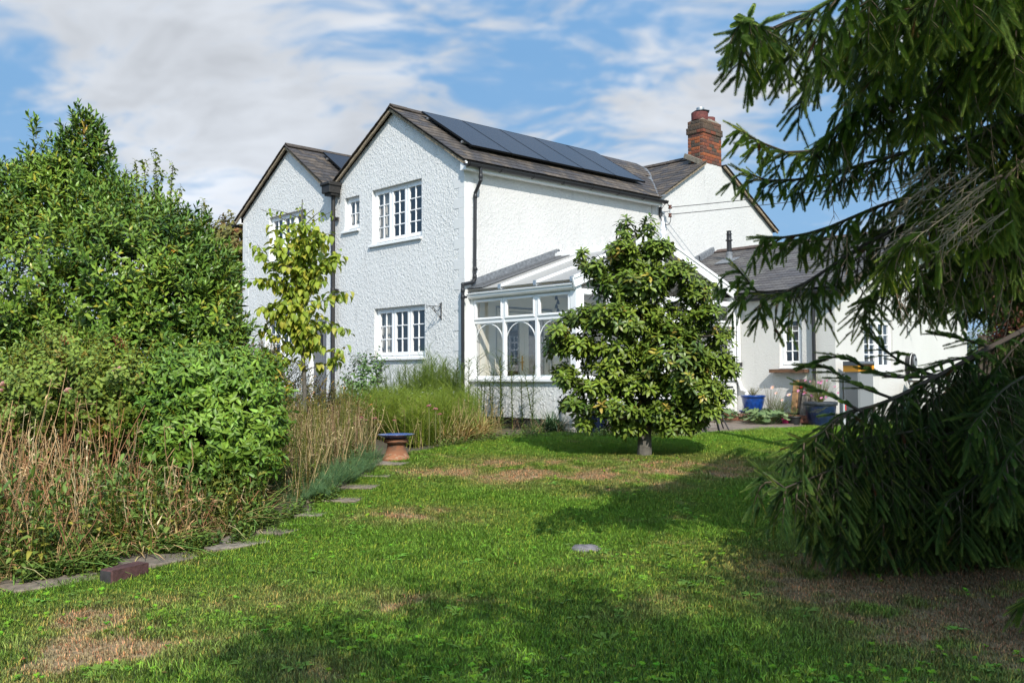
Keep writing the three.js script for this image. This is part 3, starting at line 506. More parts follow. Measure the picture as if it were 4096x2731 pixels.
// ================= single-storey extension =================
const exn = thing('outbuilding', 'low white single-storey wing with grey slate roof behind the spruce', 'building');
const EX = 4.97, EZ = -5.2, EB = -11.97, ER = -8.55;
mesh('wall', wallShape([[.01, .3], [EX, .3], [EX, 3.06], [.01, 3.06]], [[3.77, 4.27, 1.68, 2.72]], .22).translate(0, 0, EZ), M.pebble, exn);
mesh('wall', rotX(wallShape([[-EZ + .221, .3], [-EB, .3], [-EB, 3.06], [-ER, 4.56], [-EZ + .221, 3.15]], [[6.41, 7.78, 1.60, 2.68]], .22)).translate(EX, 0, 0), M.pebble, exn);
mesh('wall', [ext(.01, EX - .23, .3, 3.06, EB, EB + .2)], M.pebble, exn);
mesh('floor', ext(.01, EX - .23, .4, .6, EB + .21, EZ - .23), M.room, exn); mesh('ceiling', ext(.01, EX - .23, 3.0, 3.04, EB + .21, EZ - .23), M.room, exn);
mesh('plinth', [ext(2.85, EX + .012, .3, .66, EZ + .001, EZ + .012), ext(EX + .001, EX + .012, .3, .66, EB, EZ)], M.plinth, exn);
{
  const w = makeWindow(exn, 'window', .50, 1.04, [[2, 4]], { pos: [3.77, 1.68, EZ], recess: .06, sill: false });
  mesh('timber_sill', [(() => { const g = new THREE.BoxGeometry(.78, .065, .26, 10, 2, 3); const p = g.attributes.position; for (let i = 0; i < p.count; i++) { p.setY(i, p.getY(i) + .012 * noise(p.getX(i) * 6, p.getZ(i) * 9, 1)); p.setZ(i, p.getZ(i) + .02 * noise(p.getX(i) * 5, 3, p.getY(i) * 20)); } g.computeVertexNormals(); g.translate(.255, -.075, .06); return g; })()], M.timberSill, w);
  mesh('window_board', ext(0, .5, -.03, -.004, -.05, .03, .004), M.upvc, w);
  makeWindow(exn, 'window', 1.37, 1.08, [[2, 4], [2, 4]], { pos: [EX, 1.60, -6.41], turn: Math.PI / 2, recess: .05, sillOut: .07 });
  const k = 0.42, e = V(0, 3.17, EZ + .20);
  slope(exn, 'roof', V(0.0, 3.24, EZ + .20), V(EX + .22, 3.24, EZ + .20), V(EX + .22, 4.72, ER), V(0.0, 4.72, ER), { mats: greyMats, gauge: .185, width: .27, single: some((x, y, p) => p.x > .2 && p.x < 4.6, 290), label: 'grey slate slope beside the conservatory' });
  slope(exn, 'roof', V(EX + .22, 3.15, EB - .2), V(0, 3.15, EB - .2), V(0, 4.72, ER), V(EX + .22, 4.72, ER), { mats: greyMats });
  ridgeRun(exn, V(.1, 4.72, ER), V(EX + .22, 4.72, ER), M.ridgeRed, .46, .17, .45);
  mesh('fascia', [ext(2.9, EX + .2, 3.07, 3.20, EZ + .13, EZ + .155), ext(2.9, EX + .2, 3.06, 3.075, EZ + .0, EZ + .13)], M.gutter, exn);
  gutterRun(exn, V(EX + .24, 3.17, EZ + .225), V(2.9, 3.17, EZ + .225));
  mesh('barge_board', [bar(V(EX + .19, 3.09, EZ + .2), V(EX + .19, 4.58, ER), .03, .2), bar(V(EX + .19, 3.00, EB - .2), V(EX + .19, 4.58, ER), .03, .2)], M.woodDark, exn);
  mesh('soffit', [bar(V(EX + .09, 3.03, EB - .15), V(EX + .09, 4.52, ER), .18, .02), bar(V(EX + .09, 3.06, EZ + .15), V(EX + .09, 4.52, ER), .18, .02)], M.woodDark, exn);
  mesh('downpipe', [rod(V(4.56, .55, EZ + .07), V(4.56, 2.95, EZ + .07), .036, .036, 12), rod(V(4.56, 2.95, EZ + .07), V(4.56, 3.13, EZ + .21), .036, .036, 12)], M.gutter, exn);
  const fl = []; for (let i = 0; i < 5; i++) fl.push(bar(V(.05, 3.33 + i * .281, EZ + .1 - i * .66), V(.05, 3.33 + (i + 1.05) * .281, EZ + .1 - (i + 1.05) * .66), .10, .15)); mesh('flashing', fl, M.lead, exn);
  const f = grp('flue', exn, [1.07, 4.29, -7.6]); f.userData.label = 'black stove flue with a lead collar'; mesh('pipe', lathe([[.06, .2], [.06, .5], [.085, .505], [.085, .53], [.06, .535], [.06, .66], [.075, .665], [.075, .675], [.055, .68], [.055, .74], [.07, .745], [.0, .76]], 20), M.gutter, f); mesh('collar', lathe([[.085, -.05], [.078, .22], [.062, .23]], 20), M.lead, f); mesh('apron', [bar(V(0, -.075, .32), V(0, .09, -.1), .45, .014)], M.lead, f);
}
// ---- overhead cables and their bracket on the gable
{
  const t = thing('cable_bracket', 'wall bracket with two brown insulators below the lead valley', 'bracket', [0, 5.48, -6.33]);
  mesh('arm', [ext(.0, .03, -.02, .03, -.1, .1), rod(V(.02, 0, 0), V(.25, .0, 0), .012), rod(V(.25, -.16, 0), V(.25, .13, 0), .012)], M.alu, t);
  for (const y of [.10, -.10]) { const g = lathe([[.012, -.05], [.05, -.04], [.05, -.02], [.03, -.01], [.03, .01], [.045, .02], [.045, .04], [.012, .05]], 16); g.translate(.25, y, 0); mesh('insulator', g, std(L(.10, .035, .02), .25), t); }
  mesh('junction_box', ext(.0, .06, -.12, .12, .05, .13, .02), M.plasticBlack, t);
  mesh('loop', [tube([V(.25, .1, .03), V(.2, .2, .05), V(.12, .12, .09), V(.06, .05, .09)], .008, 6), tube([V(.03, -.1, .09), V(.08, -.28, .05), V(.2, -.32, 0), V(.27, -.2, 0), V(.25, -.1, 0)], .009, 6)], M.plasticBlack, t);
  const pole = at(2640, 330, 20);
  for (const [y, lab] of [[5.57, 'upper black overhead cable leading off to the right'], [5.40, 'lower black overhead cable leading off to the right']]) { const a = V(.25, y, -6.33), b = pole.clone().add(V(0, y - 5.5, 0)), pts = []; for (let k = 0; k <= 16; k++) { const q = k / 16; pts.push(a.clone().lerp(b, q).add(V(0, -.5 * 4 * q * (1 - q) * .25, 0))); } tag(mesh('overhead_cable', tube(pts, .009, 6, 40), M.plasticBlack), lab, 'cable', 'overhead cables to the gable'); }
}
// ---- scrolled wall brackets
function wallBracket(label, pos, turn) {
  const t = thing('wall_bracket', label, 'wall bracket', pos, turn); const sc = (cx, cy, r, a0, dir) => { const q = []; for (let k = 0; k <= 18; k++) { const a = a0 + dir * k * .33; q.push(V(0, cy + r * (1 - k / 30) * Math.sin(a), cx + r * (1 - k / 30) * Math.cos(a))); } return tube(q, .006, 5, 30); };
  mesh('back_plate', ext(-.012, .012, -.17, .17, .002, .012), M.iron, t);
  mesh('arm', [rod(V(0, .09, .01), V(0, .09, .33), .007)], M.iron, t); mesh('stay', [rod(V(0, -.13, .02), V(0, .08, .30), .006)], M.iron, t);
  mesh('scroll', [sc(.36, .07, .035, 1.6, -1), sc(.04, .125, .028, -1.5, 1), sc(.04, -.115, .03, 1.5, -1), sc(.15, .0, .03, -.5, 1), sc(.22, .06, .022, 2, 1), tube([V(0, .06, .03), V(0, .0, .10), V(0, -.02, .15)], .006, 5), tube([V(0, .0, .16), V(0, .06, .19), V(0, .085, .22)], .006, 5)], M.iron, t);
  return t;
}
wallBracket('black scrolled hanging basket bracket right of the lower house window', [-.71, 2.83, 0], 0);
wallBracket('black scrolled basket bracket above the car charger', [EX, 2.57, -8.5], Math.PI / 2);
// ---- car charger
{
  const t = thing('car_charger', 'black oval electric car charger with coiled cable on the white wall', 'car charger', [EX, 1.72, -8.5], Math.PI / 2);
  const el = (rx, ry, d, z) => { const s = new THREE.Shape(); s.absellipse(0, 0, rx, ry, 0, Math.PI * 2); const g = new THREE.ExtrudeGeometry(s, { depth: d, bevelEnabled: true, bevelThickness: .012, bevelSize: .012, bevelSegments: 3, curveSegments: 28 }); g.translate(0, 0, z); return clean(g); };
  mesh('body', el(.12, .24, .10, .05), M.plasticBlack, t); mesh('trim', el(.124, .244, .008, .10), M.plasticWhite, t); mesh('face_plate', [(() => { const g = el(.075, .115, .004, .165); g.translate(0, .08, 0); return g; })()], std(L(.18, .19, .2), .3), t);
  mesh('screen', ext(-.035, .035, .10, .15, .178, .187), M.plasticBlack, t); mesh('socket', [(() => { const g = new THREE.SphereGeometry(.06, 18, 12); g.scale(1, 1, .7); g.translate(.03, -.08, .18); return clean(g); })()], M.plasticWhite, t);
  const cb = std(L(.012, .012, .013), .45); const coil = []; for (let k = 0; k < 6; k++) { const q = [], o = k * .004, rx = .145 + o + gauss() * .006, ry = .26 + gauss() * .015; for (let a = 0; a <= 24; a++) { const f = a / 24 * Math.PI * 2; q.push(V(rx * Math.cos(f), .0 + ry * Math.sin(f), .02 + k * .016)); } coil.push(tube(q, .011, 6, 48)); } mesh('coiled_cable', coil, cb, t);
  mesh('plug', [rod(V(.04, -.09, .2), V(.13, -.13, .27), .03, .024, 12), rod(V(.13, -.13, .27), V(.17, -.25, .22), .026, .02, 12)], cb, t);
  mesh('cable', tube([V(.17, -.25, .22), V(.17, -.36, .18), V(.08, -.47, .12), V(-.05, -.45, .08), V(-.13, -.3, .05), V(-.14, -.1, .04)], .011, 7, 40), cb, t);
}
// ================= ground, lawn, path, patio =================
// dry patches on the lawn: x, z, radius, strength
const DRY = [[7.89, 9.41, .62, .8], [8.3, 9.9, .5, .7], [8.51, 8.13, .3, .6], [8.1, 8.5, .3, .5], [6.92, 6.31, .45, 1], [6.6, 6.7, .35, .8], [5.87, 4.32, .8, .9], [6.6, 3.3, .9, .9], [7.3, 2.2, .8, .9], [8.2, 1.0, .8, .8], [5.4, 3.9, .6, .8], [5.0, 4.9, .5, .6], [7.4, 3.9, .45, .5], [11.0, 4.9, 1.15, 1], [10.3, 5.6, .7, .8], [11.4, 5.9, .9, .9], [9.25, 9.05, .35, .5], [9.0, 6.2, .25, .5], [10.2, 2.4, .9, .5], [9.9, 7.1, .3, .4]];
function dryAt(x, z) { let s = 0; for (const [a, b, r, w] of DRY) { const q = ((x - a) ** 2 + (z - b) ** 2) / (r * r); if (q < 6) s += w * Math.exp(-q * 1.1); } const n = fbm(x * 1.6, z * 1.6, 3.3, 4), m = fbm(x * 6, z * 6, 1.3, 3); return clamp(s * (.85 + 1.8 * n + 1.3 * m) + 0.45 * sstep(.2, .42, n + .6 * m)); }
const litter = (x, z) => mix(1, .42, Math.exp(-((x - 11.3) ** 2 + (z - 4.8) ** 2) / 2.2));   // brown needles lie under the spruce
// lawn edge along the path (x as a function of z)
const EDGE = [[13, 6.88], [9.74, 6.76], [8.8, 6.72], [8.13, 6.62], [7.6, 6.42], [7.1, 6.1], [5.9, 5.05], [5.0, 4.42], [4.3, 3.95], [2.0, 3.2], [.6, 3.1], [-.1, 4.85], [-3.3, 5.0], [-3.9, 5.05], [-5, 5.3]];
function edgeX(z) { if (z >= EDGE[0][0]) return EDGE[0][1]; for (let i = 0; i + 1 < EDGE.length; i++) if (z >= EDGE[i + 1][0]) return mix(EDGE[i + 1][1], EDGE[i][1], (z - EDGE[i + 1][0]) / (EDGE[i][0] - EDGE[i + 1][0])); return 5.3; }
{
  const axis = (c, near) => { const a = []; for (let t = -near; t <= near + 1e-6; t += .14) a.push(c + t); let s = .3, l = c - near, h = c + near; const lo = [], hi = []; while (h - c < 900) { l -= s; h += s; lo.push(l); hi.push(h); s *= 1.35; } return [...lo.reverse(), ...a, ...hi]; };
  const xs = axis(7, 8.4), zs = axis(4.5, 9.1), pos = [], col = [], idx = [], uv = [];
  for (const z of zs) for (const x of xs) {
    pos.push(x, G(x, z) - (Math.abs(x) > 60 || Math.abs(z) > 60 ? .5 : 0), z); uv.push(x, z);
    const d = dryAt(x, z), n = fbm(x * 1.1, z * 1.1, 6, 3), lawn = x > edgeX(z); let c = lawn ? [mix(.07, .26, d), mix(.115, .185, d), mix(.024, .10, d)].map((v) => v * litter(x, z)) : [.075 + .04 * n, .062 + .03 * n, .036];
    col.push(...c);
  }
  const nx = xs.length; for (let j = 0; j + 1 < zs.length; j++) for (let i = 0; i + 1 < nx; i++) { const a = j * nx + i; idx.push(a, a + nx, a + 1, a + 1, a + nx, a + nx + 1); }
  const g = new THREE.BufferGeometry(); g.setAttribute('position', new THREE.Float32BufferAttribute(pos, 3)); g.setAttribute('color', new THREE.Float32BufferAttribute(col, 3)); g.setAttribute('uv', new THREE.Float32BufferAttribute(uv, 2)); g.setIndex(idx); g.computeVertexNormals();
  const m = new THREE.Mesh(g, std(L(1, 1, 1), 1, { vertexColors: true, bumpMap: speck, bumpScale: .025 })); m.name = 'ground'; m.receiveShadow = true; m.userData.kind = 'structure'; scene.add(m);
}
// grass: thousands of small tufts
{
  const tuft = (n, r, h0, h1, w, s) => {
    reseed(s); const pos = [], col = [], idx = [], uv = [];
    for (let i = 0; i < n; i++) {
      const a = rnd() * 6.283, q = r * Math.sqrt(rnd()), x = q * Math.cos(a), z = q * Math.sin(a), h = rr(h0, h1), la = rnd() * 6.283, le = rr(.15, .75) * h, yaw = rnd() * 6.283, wx = Math.cos(yaw) * w / 2, wz = Math.sin(yaw) * w / 2, b = pos.length / 3, lx = Math.cos(la) * le, lz = Math.sin(la) * le, v = rr(.75, 1.25), yel = rnd() < .12 ? 1 : 0;
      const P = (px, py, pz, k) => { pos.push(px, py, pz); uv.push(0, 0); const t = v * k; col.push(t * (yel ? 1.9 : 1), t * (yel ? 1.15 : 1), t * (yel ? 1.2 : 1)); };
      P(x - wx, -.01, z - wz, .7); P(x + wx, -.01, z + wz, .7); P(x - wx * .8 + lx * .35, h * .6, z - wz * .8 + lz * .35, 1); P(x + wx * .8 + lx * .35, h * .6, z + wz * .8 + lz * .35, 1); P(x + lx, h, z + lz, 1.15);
      idx.push(b, b + 1, b + 2, b + 1, b + 3, b + 2, b + 2, b + 3, b + 4);
    }
    const g = new THREE.BufferGeometry(); g.setAttribute('position', new THREE.Float32BufferAttribute(pos, 3)); g.setAttribute('color', new THREE.Float32BufferAttribute(col, 3)); g.setAttribute('uv', new THREE.Float32BufferAttribute(uv, 2)); g.setIndex(idx); g.computeVertexNormals();
    const nn = g.attributes.normal; for (let i = 0; i < nn.count; i++) { const v = V(nn.getX(i), nn.getY(i), nn.getZ(i)); if (v.y < 0) v.negate(); v.add(V(0, .9, 0)).normalize(); nn.setXYZ(i, v.x, v.y, v.z); }
    return g;
  };
  const mat = new THREE.MeshPhysicalMaterial({ color: 0xffffff, vertexColors: true, roughness: .8, transmission: .4, specularIntensity: .4, thickness: 0, side: THREE.DoubleSide });
  const kinds = [tuft(38, .075, .015, .036, .0034, 1), tuft(34, .08, .018, .044, .0036, 2), tuft(24, .06, .010, .028, .0038, 3)], lists = [[], [], []];
  reseed(99); const c = new THREE.Color();
  const cam = camera.position;
  for (let tries = 0; tries < 380000; tries++) {
    const d = 3.4 + 13.6 * Math.pow(rnd(), .62), s = rr(-.66, .66) * d, x = cam.x + FWD.x * d + RIGHT.x * s, z = cam.z + FWD.z * d + RIGHT.z * s;
    const ex = edgeX(z) + .10 * noise(x * 3, z * 3, 5) + .05 * noise(x * 9, z * 9, 5); if (x < ex - .08) continue; if (z < -3.9 && x < 6) continue;
    if (x < ex && rnd() < .5) continue;
    const dry = dryAt(x, z); if (rnd() < dry * .62) continue;
    const lush = clamp(.5 + .9 * fbm(x * .9, z * .9, 8, 3)), k = dry > .45 ? 2 : (lush > .55 && rnd() < .7) ? 1 : 0, t = clamp(dry * 1.05 + gauss() * .10), v = rr(.8, 1.2) * mix(.82, 1.1, lush);
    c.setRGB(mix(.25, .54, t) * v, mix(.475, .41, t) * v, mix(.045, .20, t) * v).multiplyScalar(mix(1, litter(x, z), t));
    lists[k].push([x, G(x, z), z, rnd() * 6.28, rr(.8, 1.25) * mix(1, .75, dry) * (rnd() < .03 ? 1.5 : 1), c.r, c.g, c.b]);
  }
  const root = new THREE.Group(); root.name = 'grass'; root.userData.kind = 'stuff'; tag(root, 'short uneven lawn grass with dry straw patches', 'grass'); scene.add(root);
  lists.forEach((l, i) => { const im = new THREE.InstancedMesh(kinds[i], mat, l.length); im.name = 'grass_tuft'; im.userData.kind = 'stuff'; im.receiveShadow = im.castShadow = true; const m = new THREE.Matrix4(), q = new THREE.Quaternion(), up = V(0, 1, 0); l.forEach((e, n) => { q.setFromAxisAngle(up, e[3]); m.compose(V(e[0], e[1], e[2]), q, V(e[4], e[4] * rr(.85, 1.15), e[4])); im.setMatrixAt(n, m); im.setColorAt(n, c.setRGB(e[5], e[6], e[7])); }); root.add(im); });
}
// clover, plantain and fallen leaves in the lawn
{
  reseed(101); const one = (n, r, w) => { const pos = [], idx = [], col = [], uv = []; for (let i = 0; i < n; i++) { const a = i * 2.4, R = r * rr(.6, 1.2), b = pos.length / 3, h = rr(.012, .03), c = Math.cos(a), s = Math.sin(a); for (const [f, q, y] of [[.1, 0, .4], [.6, w, 1], [.6, -w, 1], [1, 0, .85]]) { pos.push(c * R * f - s * q, h * y, s * R * f + c * q); col.push(1, 1, 1); uv.push(0, 0); } idx.push(b, b + 1, b + 2, b + 1, b + 3, b + 2); } const g = new THREE.BufferGeometry(); g.setAttribute('position', new THREE.Float32BufferAttribute(pos, 3)); g.setAttribute('color', new THREE.Float32BufferAttribute(col, 3)); g.setAttribute('uv', new THREE.Float32BufferAttribute(uv, 2)); g.setIndex(idx); g.computeVertexNormals(); return g; };
  const root = scene.children.find((o) => o.name === 'grass'), m4 = new THREE.Matrix4(), q = new THREE.Quaternion(), mat = new THREE.MeshPhysicalMaterial({ color: 0xffffff, vertexColors: true, roughness: .9, specularIntensity: .15, transmission: .35, thickness: 0, side: THREE.DoubleSide });
  const put = (name, g, n, clump, colf, s0, s1) => { const l = []; let guard = 0; while (l.length < n && guard++ < n * 20) { const d = 3.6 + 11 * rnd(), s = rr(-.64, .64) * d, x = camera.position.x + FWD.x * d + RIGHT.x * s, z = camera.position.z + FWD.z * d + RIGHT.z * s; if (x < edgeX(z) + .03 || (z < -3.9 && x < 6)) continue; if (clump && rnd() > sstep(-.2, .6, noise(x * .9, z * .9, 12) + .5 * noise(x * 4, z * 4, 2))) continue; if (rnd() < dryAt(x, z)) continue; l.push([x, z]); } const im = new THREE.InstancedMesh(g, mat, l.length); im.name = name; im.userData.kind = 'stuff'; im.castShadow = im.receiveShadow = true; l.forEach(([x, z], i) => { q.setFromEuler(new THREE.Euler(gauss() * .2, rnd() * 6.28, gauss() * .2)); const k = rr(s0, s1); m4.compose(V(x, G(x, z) + .008, z), q, V(k, k, k)); im.setMatrixAt(i, m4); im.setColorAt(i, colf()); }); root.add(im); };
  put('clover', one(9, .026, .008), 3000, true, () => L(.20 * rr(.8, 1.3), .38 * rr(.8, 1.25), .03), .6, 1.2);
  put('plantain', one(7, .09, .014), 300, false, () => L(.19, .36 * rr(.8, 1.2), .05), .7, 1.3);
  put('fallen_leaf', one(1, .05, .016), 260, false, () => L(.34 * rr(.6, 1.2), .17 * rr(.6, 1.2), .05), .7, 1.3);
}
// stone slabs of the garden path
{
  const path = new THREE.Group(); path.name = 'path'; path.userData.kind = 'structure'; scene.add(path); reseed(5);
  const slabMats = [L(.25, .20, .15), L(.21, .17, .13), L(.28, .235, .185)].map((c) => std(c, .95, { map: mottle, bumpMap: speck, bumpScale: .008 }));
  const slab = (x, z, w, d, turn) => { const s = new THREE.Shape(), n = 9; for (let k = 0; k < n * 4; k++) { const side = Math.floor(k / n), f = (k % n) / n, p = [[-1 + 2 * f, -1], [1, -1 + 2 * f], [1 - 2 * f, 1], [-1, 1 - 2 * f]][side]; const q = [p[0] * w / 2 * (1 - .06 * Math.abs(p[1] * p[0])) + gauss() * .012, p[1] * d / 2 * (1 - .06 * Math.abs(p[1] * p[0])) + gauss() * .012]; k ? s.lineTo(...q) : s.moveTo(...q); } const g = new THREE.ExtrudeGeometry(s, { depth: .05, bevelEnabled: true, bevelThickness: .008, bevelSize: .008, bevelSegments: 1 }); g.rotateX(-Math.PI / 2); const m = new THREE.Mesh(uvBox(clean(g)), pick(slabMats)); m.name = 'slab'; m.position.set(x, G(x, z) - .035, z); m.rotation.set(gauss() * .02, turn, gauss() * .02); m.castShadow = m.receiveShadow = true; path.add(m); };
  for (const [x, z, w, d, t] of [[6.55, 10.2, .5, .62, .05], [6.52, 9.45, .48, .6, 0], [6.50, 8.72, .5, .56, .08], [6.44, 8.06, .5, .52, -.05], [6.26, 7.58, .5, .42, .4], [5.95, 7.08, .45, .38, .6], [5.62, 6.5, .5, .5, .7], [5.2, 6.0, .5, .5, .65], [4.8, 5.5, .5, .5, .6], [4.2, 4.85, .55, .5, .5]]) slab(x, z, w, d, t);
}
{ // paved patio before the conservatory, with a low brick edge
  const p = new THREE.Group(); p.name = 'patio'; p.userData.kind = 'structure'; scene.add(p); reseed(6);
  const ms = [L(.28, .22, .17), L(.24, .19, .15), L(.31, .26, .21), L(.22, .16, .125)].map((c) => std(c, .95, { map: mottle, bumpMap: speck, bumpScale: .006 }));
  for (let z = -5.15; z < -.1; z += .46) for (let x = 2.83; x < 4.9; x += .46) { if (x > 4.3 && z < -4.1) continue; const g = uvBox(ext(-.222, .222, -.06, 0, -.222, .222, .006)); const m = new THREE.Mesh(g, pick(ms)); m.name = 'slab'; m.position.set(x + .225, .612 + gauss() * .003, z + .225); m.rotation.y = gauss() * .01; m.castShadow = m.receiveShadow = true; p.add(m); }
  const bmat = [L(.30, .12, .07), L(.22, .09, .06), L(.27, .15, .10)].map((c) => std(c, .92, { map: mottle, bumpMap: speck, bumpScale: .005 })), bg = uvBox(ext(-.108, .108, 0, .068, -.05, .05, .005));
  for (let r = 0; r < 2; r++) for (let k = 0; k < 9; k++) { const m = new THREE.Mesh(bg, pick(bmat)); m.name = 'brick'; m.position.set(2.95 + k * .222 + (r ? .1 : 0), .615 + r * .075, -4.45); m.castShadow = m.receiveShadow = true; p.add(m); }
}
// ================= small things on the lawn =================
{
  reseed(7); let y = G(4.1, 4.67);
  const b = thing('bird_bath', 'blue glazed dish on an old terracotta chimney pot beside the lawn edge', 'bird bath', [4.1, y - .01, 4.67]);
  const stain = tex(256, 256, (i, j) => { const v = j / 256, n = fbm(i * .03, j * .03, 4, 5), m = fbm(i * .09, j * .09, 2, 3); const k = clamp(sstep(.25, .5, v) * sstep(.95, .7, v) * (.55 + 2.2 * n)), w = sstep(.30, .5, m + .35 * (v < .3 && v > .12)); const c = [.56 + .2 * n, .37 + .16 * n, .26 + .12 * n]; return [mix(mix(c[0], .26, k), .62, w * .55), mix(mix(c[1], .21, k), .54, w * .55), mix(mix(c[2], .17, k), .45, w * .55)]; });
  const pm = std(L(1, 1, 1), .92, { map: stain }), pg = new THREE.LatheGeometry([[.175, 0], [.18, .045], [.17, .06], [.135, .14], [.115, .22], [.11, .29], [.12, .30], [.15, .31], [.155, .335], [.15, .36], [.12, .375]].map(([r, q]) => new THREE.Vector2(r, q)), 40);
  const pe = new THREE.Mesh(pg, pm); pe.name = 'pedestal'; pe.castShadow = pe.receiveShadow = true; b.add(pe);
  const bl = new THREE.MeshPhysicalMaterial({ color: L(.012, .045, .19), roughness: .22, clearcoat: .8 }), di = mesh('dish', lathe([[.0, .372], [.10, .374], [.15, .385], [.235, .44], [.238, .447], [.230, .447], [.15, .40], [.09, .39], [0, .39]], 44), bl, b); di.rotation.z = .012;
  mesh('water', lathe([[0, .425], [.19, .425]], 40), new THREE.MeshPhysicalMaterial({ color: L(.35, .38, .36), roughness: .03, clearcoat: 1, clearcoatRoughness: .02 }), b);
  b.scale.set(1, .76, 1);
  const k = thing('edging_block', 'dark red engineering brick lying on the path edge', 'brick', [6.86, G(6.86, 9.06) - .012, 9.06], .32);
  const kg = ext(-.06, .06, 0, .115, -.16, .16, .012); mesh('body', kg, std(L(.095, .04, .037), .75, { map: mottle, bumpMap: speck, bumpScale: .005 }), k); mesh('end_face', ext(-.052, .052, .008, .108, .1585, .1645, .002), std(L(.05, .045, .047), .8, { map: mottle }), k);
  const sg = new THREE.SphereGeometry(1, 20, 12); { const p = sg.attributes.position; for (let i = 0; i < p.count; i++) { const f = 1 + .25 * noise(p.getX(i) * 2, p.getY(i) * 2, p.getZ(i) * 2 + 4); p.setXYZ(i, p.getX(i) * .13 * f, p.getY(i) * .04 * f, p.getZ(i) * .11 * f); } sg.computeVertexNormals(); }
  const st = tag(mesh('flat_stone', clean(sg), std(L(.22, .20, .21), .9, { map: mottle, bumpMap: speck, bumpScale: .01 })), 'flat grey stone sunk in the middle of the lawn', 'stone'); st.position.set(8.62, G(8.62, 6.18) + .012, 6.18); st.rotation.y = .8;
}
// ================= pots, timbers and furniture by the house =================
const PY = .612;
function glazedPot(name, label, pos, R, H, col, o = {}) {
  const t = thing(name, label, 'plant pot', pos); const m = new THREE.MeshPhysicalMaterial({ color: col, roughness: .3, clearcoat: .7, clearcoatRoughness: .15, map: mottle });
  mesh('body', lathe([[R * .66, 0], [R * .72, .02], [R * .88, H * .45], [R * .95, H * .8], [R * .93, H * .84]], 36), m, t);
  mesh('rim', lathe([[R * .93, H * .84], [R * 1.03, H * .86], [R * 1.05, H * .97], [R, H], [R * .88, H], [R * .86, H * .88]], 36), o.rim ? std(o.rim, .5, { map: mottle, bumpMap: speck, bumpScale: .01 }) : m, t);
  mesh('soil', lathe([[0, H * .9], [R * .87, H * .9]], 24), M.barkDark, t); return t;
}
const blue = L(.008, .03, .15), navy = L(.006, .012, .05);
const potBig = [4.98, .57, -4.55];
glazedPot('blue_pot', 'big dark blue glazed pot of pink cosmos beside the black downpipe', potBig, .30, .45, L(.008, .022, .075), { rim: L(.05, .06, .075) });
glazedPot('blue_pot', 'bright blue glazed pot standing inside another blue pot', [3.42, .80, -4.75], .24, .32, L(.008, .06, .30));
glazedPot('blue_pot', 'lower blue glazed pot holding a second pot in it', [3.42, .60, -4.75], .27, .22, L(.008, .07, .33));
glazedPot('blue_pot', 'large navy pot half hidden behind the glossy round tree', [4.60, .60, -.30], .34, .55, L(.006, .014, .06));
glazedPot('blue_pot', 'small dark pot in shade beside the white planter', [3.4, .60, .05], .22, .34, navy);
glazedPot('terracotta_pot', 'terracotta pot in shade behind the small tree trunk', [4.0, .60, .15], .13, .22, L(.33, .13, .07));
{
  const t = thing('white_planter', 'round white planter by the conservatory corner', 'planter', [2.95, .56, .10]); mesh('body', lathe([[.20, 0], [.22, .02], [.26, .3], [.27, .42], [.30, .43], [.30, .47], [.26, .47], [.25, .40]], 32), M.whiteStone, t); mesh('soil', lathe([[0, .42], [.255, .42]], 20), M.barkDark, t);
  const tr = thing('black_trough', 'long low black plastic trough behind the leafy squash', 'planter', [3.98, .60, -4.78]); mesh('body', [ext(-.40, .40, 0, .17, -.11, .11, .012)], M.plasticBlack, tr); mesh('rim', [ext(-.43, .43, .16, .19, -.13, .13, .008)], M.plasticBlack, tr);
  const sp = (label, pos, r, h, m) => { const q = thing('nursery_pot', label, 'plant pot', pos); mesh('body', lathe([[r * .78, 0], [r, h * .9]], 24), m, q); mesh('rim', lathe([[r, h * .86], [r * 1.08, h * .87], [r * 1.08, h], [r * .95, h], [r * .93, h * .8], [0, h * .8]], 24), m, q); };
  sp('black nursery pot under the pale mallow stems', [4.30, .585, -4.36], .13, .16, M.plasticBlack); sp('black nursery pot next to the pink one', [4.62, .575, -4.22], .12, .17, M.plasticBlack); sp('small bright pink plastic pot', [4.47, .575, -4.18], .075, .12, std(L(.75, .03, .22), .45));
}
function timber(name, label, cat, a, b, w, d, m, extra) { // leaning post from foot a to head b
  const t = thing(name, label, cat, [a.x, a.y, a.z]); const dir = b.clone().sub(a), Ln = dir.length(), q = new THREE.Quaternion().setFromUnitVectors(V(0, 1, 0), dir.normalize()); const g = ext(-w / 2, w / 2, 0, Ln, -d / 2, d / 2, .014); const p = g.attributes.position; for (let i = 0; i < p.count; i++) if (p.getY(i) > Ln - .03) p.setY(i, p.getY(i) + .05 * Math.cos(p.getX(i) / w * 3)); g.computeVertexNormals();
  const o = mesh('post', g, m, t); o.quaternion.copy(q); if (extra) { for (const y of [Ln * .72, Ln * .9]) { const s = mesh('strap', ext(-w / 2 - .004, w / 2 + .004, y, y + .014, -d / 2 - .004, d / 2 + .004), M.iron, t); s.quaternion.copy(q); } if (extra > 1) { const r = new THREE.CylinderGeometry(.032, .034, .016, 20); r.rotateX(Math.PI / 2); r.translate(0, Ln * .81, d / 2 + .008); const e = mesh('reflector', clean(r), std(L(.35, .015, .012), .25), t); e.quaternion.copy(q); } }
}
timber('wooden_post', 'tan wooden post leaning on the wall, left of two darker ones', 'post', V(4.27, .60, -4.82), V(4.20, 1.40, -5.11), .13, .09, std(L(.36, .20, .09), .85, { bumpMap: grainTex, bumpScale: .004, map: mottle }), 1);
